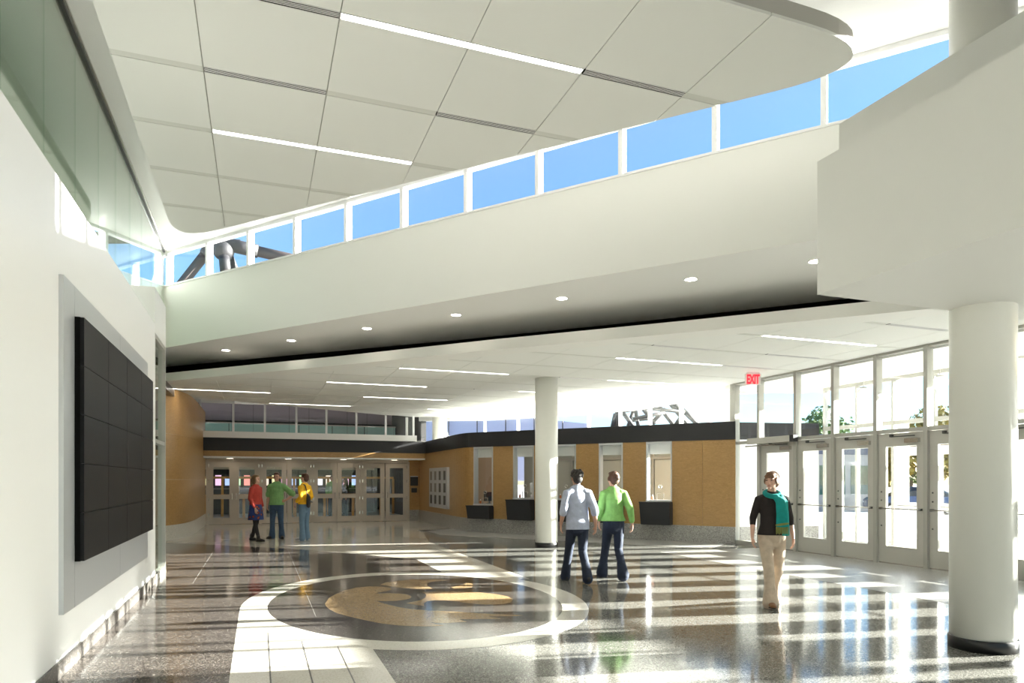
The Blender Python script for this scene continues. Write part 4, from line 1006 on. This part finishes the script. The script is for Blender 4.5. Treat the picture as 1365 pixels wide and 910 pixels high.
        etube(t, pts, rr, (0, 1, 0), 14, True)
    tp = link(top['name'], fuse(t, top['name'], tm, 0.010, 3), root)
    if top.get('collar'):
        c = MB(); etube(c, [tpos(1.452), tpos(1.475), tpos(1.50)], [(0.088, 0.078), (0.074, 0.070), (0.068, 0.066)], n=18)
        link('collar', fuse(c, 'collar', tm, 0.008, 1), tp)
    # bottom
    if bottom['kind'] == 'trousers':
        b = MB(); etube(b, [tpos(z) for z in (0.84, 0.92, 1.0, 1.045)], [(hipw * 0.95 + 0.012, 0.118), (hipw + 0.014, 0.130), (hipw * 0.95 + 0.006, 0.118), (waistw + 0.018, 0.108)], n=16)
        fl_ = bottom.get('flare', 0.07)
        for q in 'LR':
            hip, kn, an = V['hip' + q], V['knee' + q], V['ank' + q]
            etube(b, [hip, hip.lerp(kn, 0.4), kn, kn.lerp(an, 0.5), an + Vector((0, 0, -0.045))], [(0.094, 0.105), (0.086, 0.092), (0.070, 0.072), (0.066, 0.068), (fl_, fl_ * 1.12)], (1, 0, 0), 14, True)
        link('trousers', fuse(b, 'trousers', bottom['mat'], 0.010, 3), root)
    else:
        b = MB(); etube(b, [tpos(0.57), tpos(0.70), tpos(0.86), tpos(0.98), tpos(1.08)], [(hipw + 0.065, 0.185), (hipw + 0.055, 0.17), (hipw + 0.035, 0.145), (hipw + 0.02, 0.13), (waistw + 0.015, 0.105)], n=20, cap0=False)
        link('skirt', fuse(b, 'skirt', bottom['mat'], 0.010, 2), root)
        for q in 'LR':
            g = MB(); hip, kn, an = V['hip' + q], V['knee' + q], V['ank' + q]
            etube(g, [hip.lerp(kn, 0.6), kn, kn.lerp(an, 0.3) + Vector((0, -0.015, 0)), an], [0.068, 0.059, 0.058, 0.040], (1, 0, 0), 12)
            link('tights_leg', fuse(g, 'tights_leg', 'tights_black', 0.010, 1), root)
    # shoes
    for q in 'LR':
        an = V['ank' + q]; tv = V['toe' + q].normalized(); sd = Vector((0, 0, 1)).cross(tv); base = an.z - 0.088
        h = MB()
        c0 = Vector((an.x, an.y, 0))
        etube(h, [c0 - tv * 0.055 + Vector((0, 0, base + 0.045)), c0 + tv * 0.05 + Vector((0, 0, base + 0.045)), c0 + tv * 0.12 + Vector((0, 0, base + 0.036)), c0 + tv * 0.185 + Vector((0, 0, base + 0.027))], [(0.040, 0.043), (0.046, 0.043), (0.048, 0.034), (0.038, 0.024)], sd, 12)
        etube(h, [c0 - tv * 0.02 + Vector((0, 0, base + 0.04)), c0 - tv * 0.02 + Vector((0, 0, base + shoes.get('shaft', 0.09)))], [0.046, 0.046], sd, 12)
        so = link('shoe', fuse(h, 'shoe', shoes['mat'], 0.008, 2), root)
        k = MB(); etube(k, [c0 - tv * 0.07 + Vector((0, 0, base + 0.008)), c0 + tv * 0.05 + Vector((0, 0, base + 0.008)), c0 + tv * 0.13 + Vector((0, 0, base + 0.008)), c0 + tv * 0.20 + Vector((0, 0, base + 0.010))], [(0.042, 0.009), (0.045, 0.009), (0.05, 0.009), (0.03, 0.008)], sd, 12)
        part('sole', k, shoes.get('sole', 'tyre'), so, True)
    # hair
    hm_, style = hair
    h = MB(); blob(h, (0, -0.022, 0.034), (0.083, 0.094, 0.092)); blob(h, (0, 0.035, 0.082), (0.062, 0.052, 0.034)); blob(h, (0, -0.05, -0.02), (0.074, 0.062, 0.075))
    if style == 'curly':
        rnd = random.Random(3)
        for k in range(60):
            a, e_ = rnd.uniform(0, 6.28), rnd.uniform(-0.2, 1.0)
            c = Vector((0.085 * math.cos(a) * math.cos(e_), -0.02 + 0.098 * math.sin(a) * math.cos(e_), 0.035 + 0.095 * math.sin(e_)))
            if c.y > 0.06 and c.z < 0.06: continue
            blob(h, c, (0.018, 0.018, 0.018), 8, 6)
    if style == 'fringe':
        for sx in (-1, 0, 1): blob(h, (sx * 0.035, 0.074, 0.052), (0.030, 0.020, 0.026))
        for sx in (-1, 1): blob(h, (sx * 0.074, 0.01, -0.005), (0.016, 0.05, 0.045))
    if style == 'bun':
        blob(h, (0, -0.118, 0.02), (0.045, 0.04, 0.045))
        for sx in (-1, 1): blob(h, (sx * 0.072, 0.0, 0.0), (0.016, 0.045, 0.04))
    if style == 'long':
        for sx in (-1, 1): blob(h, (sx * 0.072, -0.005, -0.03), (0.020, 0.05, 0.10))
        blob(h, (0, -0.085, -0.10), (0.085, 0.042, 0.16)); blob(h, (0, -0.095, -0.20), (0.07, 0.035, 0.10))
    link('hair', fuse(h, 'hair', hm_, 0.008, 2), root)
    root['_s'] = s
    del root['_s']
    return root, tpos, hp, V
def cloth(name, col, **k): return plain(name, col, k.pop('rough', 0.85), noise=k.pop('noise', 0.12), nscale=k.pop('nscale', 14), bump=k.pop('bump', 0.5), bscale=k.pop('bscale', 16), **k)
plain('skin_fair', (0.62, 0.37, 0.27), 0.5, noise=0.05); plain('skin_tan', (0.50, 0.28, 0.19), 0.5, noise=0.05)
plain('eye_dark', (0.03, 0.02, 0.02), 0.3); plain('lip', (0.42, 0.16, 0.13), 0.45)
for n_, c_ in (('hair_brown', (0.16, 0.075, 0.035)), ('hair_black', (0.018, 0.014, 0.012)), ('hair_dark_brown', (0.085, 0.036, 0.020)), ('hair_blonde', (0.34, 0.19, 0.07)), ('hair_light_brown', (0.17, 0.095, 0.045))):
    plain(n_, c_, 0.5, noise=0.35, nscale=60, bump=0.4, bscale=120)
cloth('sweater_brown', (0.018, 0.012, 0.011)); cloth('trousers_beige', (0.52, 0.42, 0.32)); cloth('scarf_teal', (0.0, 0.25, 0.23)); cloth('scarf_olive', (0.20, 0.22, 0.06))
cloth('shirt_blue', (0.42, 0.46, 0.58)); cloth('jeans_dark', (0.012, 0.020, 0.042)); cloth('cardigan_green', (0.20, 0.42, 0.11)); cloth('cardigan_red', (0.42, 0.045, 0.03))
cloth('polo_green', (0.20, 0.40, 0.15)); cloth('jeans_blue', (0.045, 0.085, 0.15)); cloth('jeans_light', (0.13, 0.21, 0.30)); cloth('sweater_yellow', (0.85, 0.46, 0.015)); cloth('tights_black', (0.018, 0.015, 0.016))
plain('shoe_black', (0.015, 0.014, 0.014), 0.4); plain('shoe_brown', (0.20, 0.085, 0.03), 0.45); plain('shoe_grey', (0.30, 0.29, 0.27), 0.7); cloth('bag_black', (0.015, 0.015, 0.017))
# floral skirt
m_, nt_, b_ = nmat('skirt_floral'); tc_ = nt_.nodes.new('ShaderNodeTexCoord'); v_ = nt_.nodes.new('ShaderNodeTexVoronoi'); v_.inputs['Scale'].default_value = 10
nt_.links.new(tc_.outputs['Object'], v_.inputs['Vector']); cr_ = nt_.nodes.new('ShaderNodeValToRGB'); cr_.color_ramp.interpolation = 'CONSTANT'
cr_.color_ramp.elements[0].color = (0.45, 0.20, 0.06, 1); cr_.color_ramp.elements[1].position = 0.12; cr_.color_ramp.elements[1].color = (0.30, 0.03, 0.03, 1)
for p_, c_ in ((0.26, (0.04, 0.03, 0.03)), (0.36, (0.02, 0.04, 0.16))): cr_.color_ramp.elements.new(p_).color = (*c_, 1)
nt_.links.new(v_.outputs['Distance'], cr_.inputs['Fac']); nt_.links.new(cr_.outputs['Color'], b_.inputs['Base Color']); b_.inputs['Roughness'].default_value = 0.85

def face_dir(r, f): # r along camera right, f along camera forward
    x, y = r * CS + f * SN, -r * SN + f * CS
    return math.atan2(y, x) - math.pi / 2
def fp(px, py): x, y = floor_pt(px, py); return (x, y, 0.003)
STRIDE_L = dict(kneeL=(-.080, .20, .50), ankL=(-.115, .29, .095), kneeR=(.075, -.02, .485), ankR=(.06, -.32, .135), toeR=(.05, 1, -.22), toeL=(-.05, 1, .06))
STRIDE_R = dict(kneeR=(.085, .17, .50), ankR=(.07, .22, .095), kneeL=(-.085, -.01, .485), ankL=(-.065, -.22, .12), toeL=(-.05, 1, -.2), toeR=(.05, 1, .05))

# woman with the teal scarf
r1, tp1, hp1, V1 = person('woman walking in a dark brown sweater, teal scarf and beige trousers', fp(1029, 806), face_dir(-0.12, -1), 1.67,
    dict(STRIDE_R, head=R(-36), elL=(-.245, -.05, 1.15), wrL=(-.265, .02, .90), elR=(.235, -.04, 1.15), wrR=(.265, .06, .91)),
    dict(name='sweater', mat='sweater_brown', sleeve=1.35, hem=0.93, ease=0.010, hemk=1.0), dict(kind='trousers', mat='trousers_beige', flare=0.105), ('hair_brown', 'fringe'), dict(mat='shoe_brown', shaft=0.07), 'skin_fair', True)
sc = MB()
etube(sc, [(0.085 * math.cos(a), 0.01 + 0.085 * math.sin(a), 1.475 - 0.035 * math.sin(a)) for a in [2 * math.pi * k / 14 for k in range(15)]], [(0.034, 0.040)] * 15, (0, 0, 1), 10)
etube(sc, [(-0.03, 0.11, 1.43), (-0.075, 0.135, 1.38), (-0.09, 0.150, 1.22), (-0.095, 0.145, 1.05)], [(0.05, 0.03), (0.07, 0.020), (0.078, 0.016), (0.085, 0.014)], (1, 0, 0), 12)
etube(sc, [(-0.08, 0.10, 1.44), (-0.135, 0.10, 1.37), (-0.145, 0.105, 1.15), (-0.145, 0.105, 0.93)], [(0.045, 0.025), (0.05, 0.018), (0.055, 0.015), (0.06, 0.012)], (1, 0.3, 0), 12)
sco = link('scarf', fuse(sc, 'scarf', 'scarf_teal', 0.009, 2), r1)
fr = MB()
for k in range(9):
    x = -0.165 + 0.018 * k
    etube(fr, [(x, 0.142, 1.04), (x, 0.146, 0.96 if k % 2 else 0.95)], [0.0085, 0.006], n=6)
part('fringe', fr, 'scarf_olive', sco)
part('stripe', etube(MB(), [(-0.092, 0.147, 1.085), (-0.094, 0.146, 1.072)], [(0.086, 0.0165), (0.087, 0.0165)], n=14), 'scarf_olive', sco)
# couple walking away
person('man walking away in a pale blue shirt and dark jeans', fp(770, 776), face_dir(-0.22, 1), 1.72,
    dict(STRIDE_L, head=R(0), elL=(-.245, -.06, 1.15), wrL=(-.265, .03, .92), elR=(.245, -.10, 1.15), wrR=(.265, -.10, .90), lean=0.06),
    dict(name='shirt', mat='shirt_blue', sleeve=1.25, hem=0.83, ease=0.020, sleeve_r=0.008, collar=True), dict(kind='trousers', mat='jeans_dark', flare=0.082), ('hair_black', 'curly'), dict(mat='shoe_black'), 'skin_tan')
person('woman walking away in a bright green cardigan with hair in a bun', fp(818, 771), face_dir(-0.15, 1), 1.70,
    dict(STRIDE_L, head=R(12), elL=(-.225, -.02, 1.16), wrL=(-.22, .10, .94), elR=(.25, -.10, 1.15), wrR=(.30, -.06, .91), lean=0.03),
    dict(name='cardigan', mat='cardigan_green', sleeve=1.8, hem=0.95, ease=0.024, hemk=1.1), dict(kind='trousers', mat='jeans_dark', flare=0.10), ('hair_dark_brown', 'bun'), dict(mat='shoe_black'), 'skin_fair', True)
# group of three by the concourse doors
person('woman in a red cardigan and blue floral skirt facing the man in green', fp(341, 721), face_dir(0.93, -0.25), 1.70,
    dict(head=R(8), kneeR=(.09, .05, .49), ankR=(.10, .16, .09), kneeL=(-.09, -.04, .49), ankL=(-.09, -.17, .09), wrR=(.20, .13, .88), elR=(.22, -.02, 1.14)),
    dict(name='cardigan', mat='cardigan_red', sleeve=1.85, hem=0.98, ease=0.020, hemk=1.0), dict(kind='skirt', mat='skirt_floral'), ('hair_light_brown', 'long'), dict(mat='shoe_black', shaft=0.16), 'skin_fair', True)
person('man in a green polo shirt with one hand on his hip', fp(369, 717.5), face_dir(0.05, -1), 1.77,
    dict(elL=(-.42, -.09, 1.17), wrL=(-.235, .02, 1.02), hdL=(0.75, .45, -.25), nrmL=(0.2, -1, 0), thL=(0, 0, 1), kneeL=(-.11, .015, .49), ankL=(-.13, -.01, .09), kneeR=(.11, .015, .49), ankR=(.125, -.01, .09), toeR=(.5, 1, 0), toeL=(-.4, 1, 0)),
    dict(name='polo_shirt', mat='polo_green', sleeve=0.88, hem=0.90, ease=0.026, sleeve_r=0.014, collar=True), dict(kind='trousers', mat='jeans_blue', flare=0.085), ('hair_dark_brown', 'short'), dict(mat='shoe_black'), 'skin_tan')
r6, tp6, hp6, V6 = person('man in a yellow sweater and light jeans seen from the side', fp(406, 720), face_dir(-0.93, 0.30), 1.74,
    dict(elL=(-.23, -.06, 1.15), wrL=(-.19, .14, 1.0), hdL=(0.1, .3, -1), elR=(.23, -.05, 1.15), wrR=(.20, .12, .98)),
    dict(name='sweater', mat='sweater_yellow', sleeve=1.75, hem=0.96, ease=0.024, hemk=1.1), dict(kind='trousers', mat='jeans_light', flare=0.082), ('hair_dark_brown', 'short'), dict(mat='shoe_grey', sole='frame_white'), 'skin_fair')
gl_ = MB()
for sx in (-1, 1):
    etube(gl_, [hp6(sx * 0.032 + 0.02 * math.cos(a), 0.101, 0.006 + 0.014 * math.sin(a)) for a in [2 * math.pi * k / 10 for k in range(11)]], [0.0028] * 11, (0, 1, 0), 6)
    etube(gl_, [hp6(sx * 0.052, 0.10, 0.01), hp6(sx * 0.078, 0.03, 0.01)], [0.0028, 0.0028], n=6)
part('glasses', gl_, 'shoe_black', r6)
bg = thing('shoulder_bag', 'black shoulder bag on the back hip of the man in yellow', 'bag', r6.location, r6.rotation_euler.z)
bm_ = MB(); etube(bm_, [(-0.12, -0.20, 0.90), (-0.12, -0.205, 1.0), (-0.12, -0.20, 1.14), (-0.12, -0.19, 1.20)], [(0.13, 0.045), (0.15, 0.055), (0.12, 0.05), (0.06, 0.03)], (1, 0.5, 0), 14)
link('bag_body', fuse(bm_, 'bag_body', 'bag_black', 0.010, 3), bg)
part('strap', etube(MB(), [(-0.16, -0.20, 1.16), (-0.155, -0.16, 1.33), (-0.12, -0.10, 1.445), (-0.08, 0.0, 1.485), (-0.02, 0.10, 1.43), (0.08, 0.15, 1.28), (0.17, 0.10, 1.10), (0.19, -0.02, 1.02), (0.10, -0.17, 1.0), (-0.02, -0.20, 1.02)], [(0.02, 0.006)] * 10, (1, 0, 0.3), 8), 'bag_black', bg)
part('buckle', MB().box(-0.14, -0.10, -0.265, -0.255, 1.0, 1.04), 'steel', bg)
# clerk behind the first ticket window
cl_ = tk(0.80, 0.85)
SEAT = dict(dz=-0.38, kneeL=(-.10, .42, .52), ankL=(-.10, .40, .10), kneeR=(.10, .42, .52), ankR=(.10, .40, .10), wrL=(-.16, .28, 1.10), elL=(-.22, .05, 1.16), wrR=(.16, .28, 1.10), elR=(.22, .05, 1.16), hdL=(.3, .9, -.1), hdR=(-.3, .9, -.1))
person('blonde ticket clerk seated behind the low-counter ticket window', (cl_[0], cl_[1], 0.004), R(128 + 35), 1.70, SEAT,
    dict(name='jacket', mat='sweater_brown', sleeve=1.8, hem=0.92, ease=0.016), dict(kind='trousers', mat='jeans_dark', flare=0.08), ('hair_blonde', 'long'), dict(mat='shoe_black'), 'skin_fair', True, 0.008)
st_ = thing('office_stool', 'dark stool under the ticket clerk', 'stool', (cl_[0], cl_[1], 0.004))
part('seat', MB().lathe([(0.001, 0.34), (0.17, 0.34), (0.19, 0.36), (0.19, 0.385), (0.001, 0.39)], n=24), 'bag_black', st_, True)
part('stem', MB().tube([(0, 0, 0.05), (0, 0, 0.34)], 0.025), 'steel', st_, True)
part('base', MB().lathe([(0.22, 0.0), (0.22, 0.02), (0.03, 0.05), (0.001, 0.05)], n=24), 'dark_steel', st_, True)
mo = thing('computer_monitor', 'thin black monitor on the sill inside the clerk window', 'monitor', (*tk(0.62, 0.42), 0.86), math.atan2(TKD.y, TKD.x) + R(70))
part('screen', MB().box(-0.22, 0.22, -0.015, 0.015, 0.08, 0.36), 'screen_black', mo)
part('stand', MB().box(-0.03, 0.03, 0.01, 0.03, 0.0, 0.2).box(-0.09, 0.09, -0.07, 0.07, 0.0, 0.012), 'dark_steel', mo)
dk = thing('office_desk', 'long pale desk behind the ticket windows', 'desk', (*tk(3.5, 0.6), 0.004))
wpart('top', MB().ribbon([tk(0.1), tk(7.0)], 0.21, 0.62, 0.80, 0.835), 'panel_white', dk)
for t in (0.15, 1.6, 3.0, 4.4, 5.7, 6.9): wpart('leg', MB().ribbon([tk(t), tk(t + 0.05)], 0.5, 0.6, 0.004, 0.80), 'frame_grey', dk)
# two fans in the concourse
person('man in a green jacket standing far inside the concourse', (3.05, 31.2, -0.008), face_dir(0.4, -1), 1.78, {}, dict(name='jacket', mat='polo_green', sleeve=1.8, hem=0.9, ease=0.02), dict(kind='trousers', mat='jeans_dark'), ('hair_black', 'short'), dict(mat='shoe_black'), 'skin_tan', False, 0.009)
person('woman in a black jacket far inside the concourse', (3.65, 31.4, -0.008), face_dir(-0.8, -0.6), 1.66, {}, dict(name='jacket', mat='sweater_brown', sleeve=1.8, hem=0.9, ease=0.02), dict(kind='trousers', mat='jeans_dark'), ('hair_black', 'long'), dict(mat='shoe_black'), 'skin_fair', True, 0.009)
# white lamp-like speaker arm on the second ticket window counter
sp_ = thing('desk_lamp', 'white desk lamp on the counter of the window half behind the column', 'lamp', (*tk(2.2, 0.30), 1.062))
part('base', MB().lathe([(0.001, 0.0), (0.06, 0.0), (0.06, 0.09), (0.05, 0.10), (0.001, 0.10)], n=18), 'frame_white', sp_, True)
part('neck', MB().tube([(0, 0, 0.1), (0, 0, 0.2)], 0.02), 'frame_white', sp_, True)
part('head', MB().tube([(0.03, 0.02, 0.18), (-0.03, -0.02, 0.44)], [0.09, 0.06], 16), 'frame_white', sp_, True)
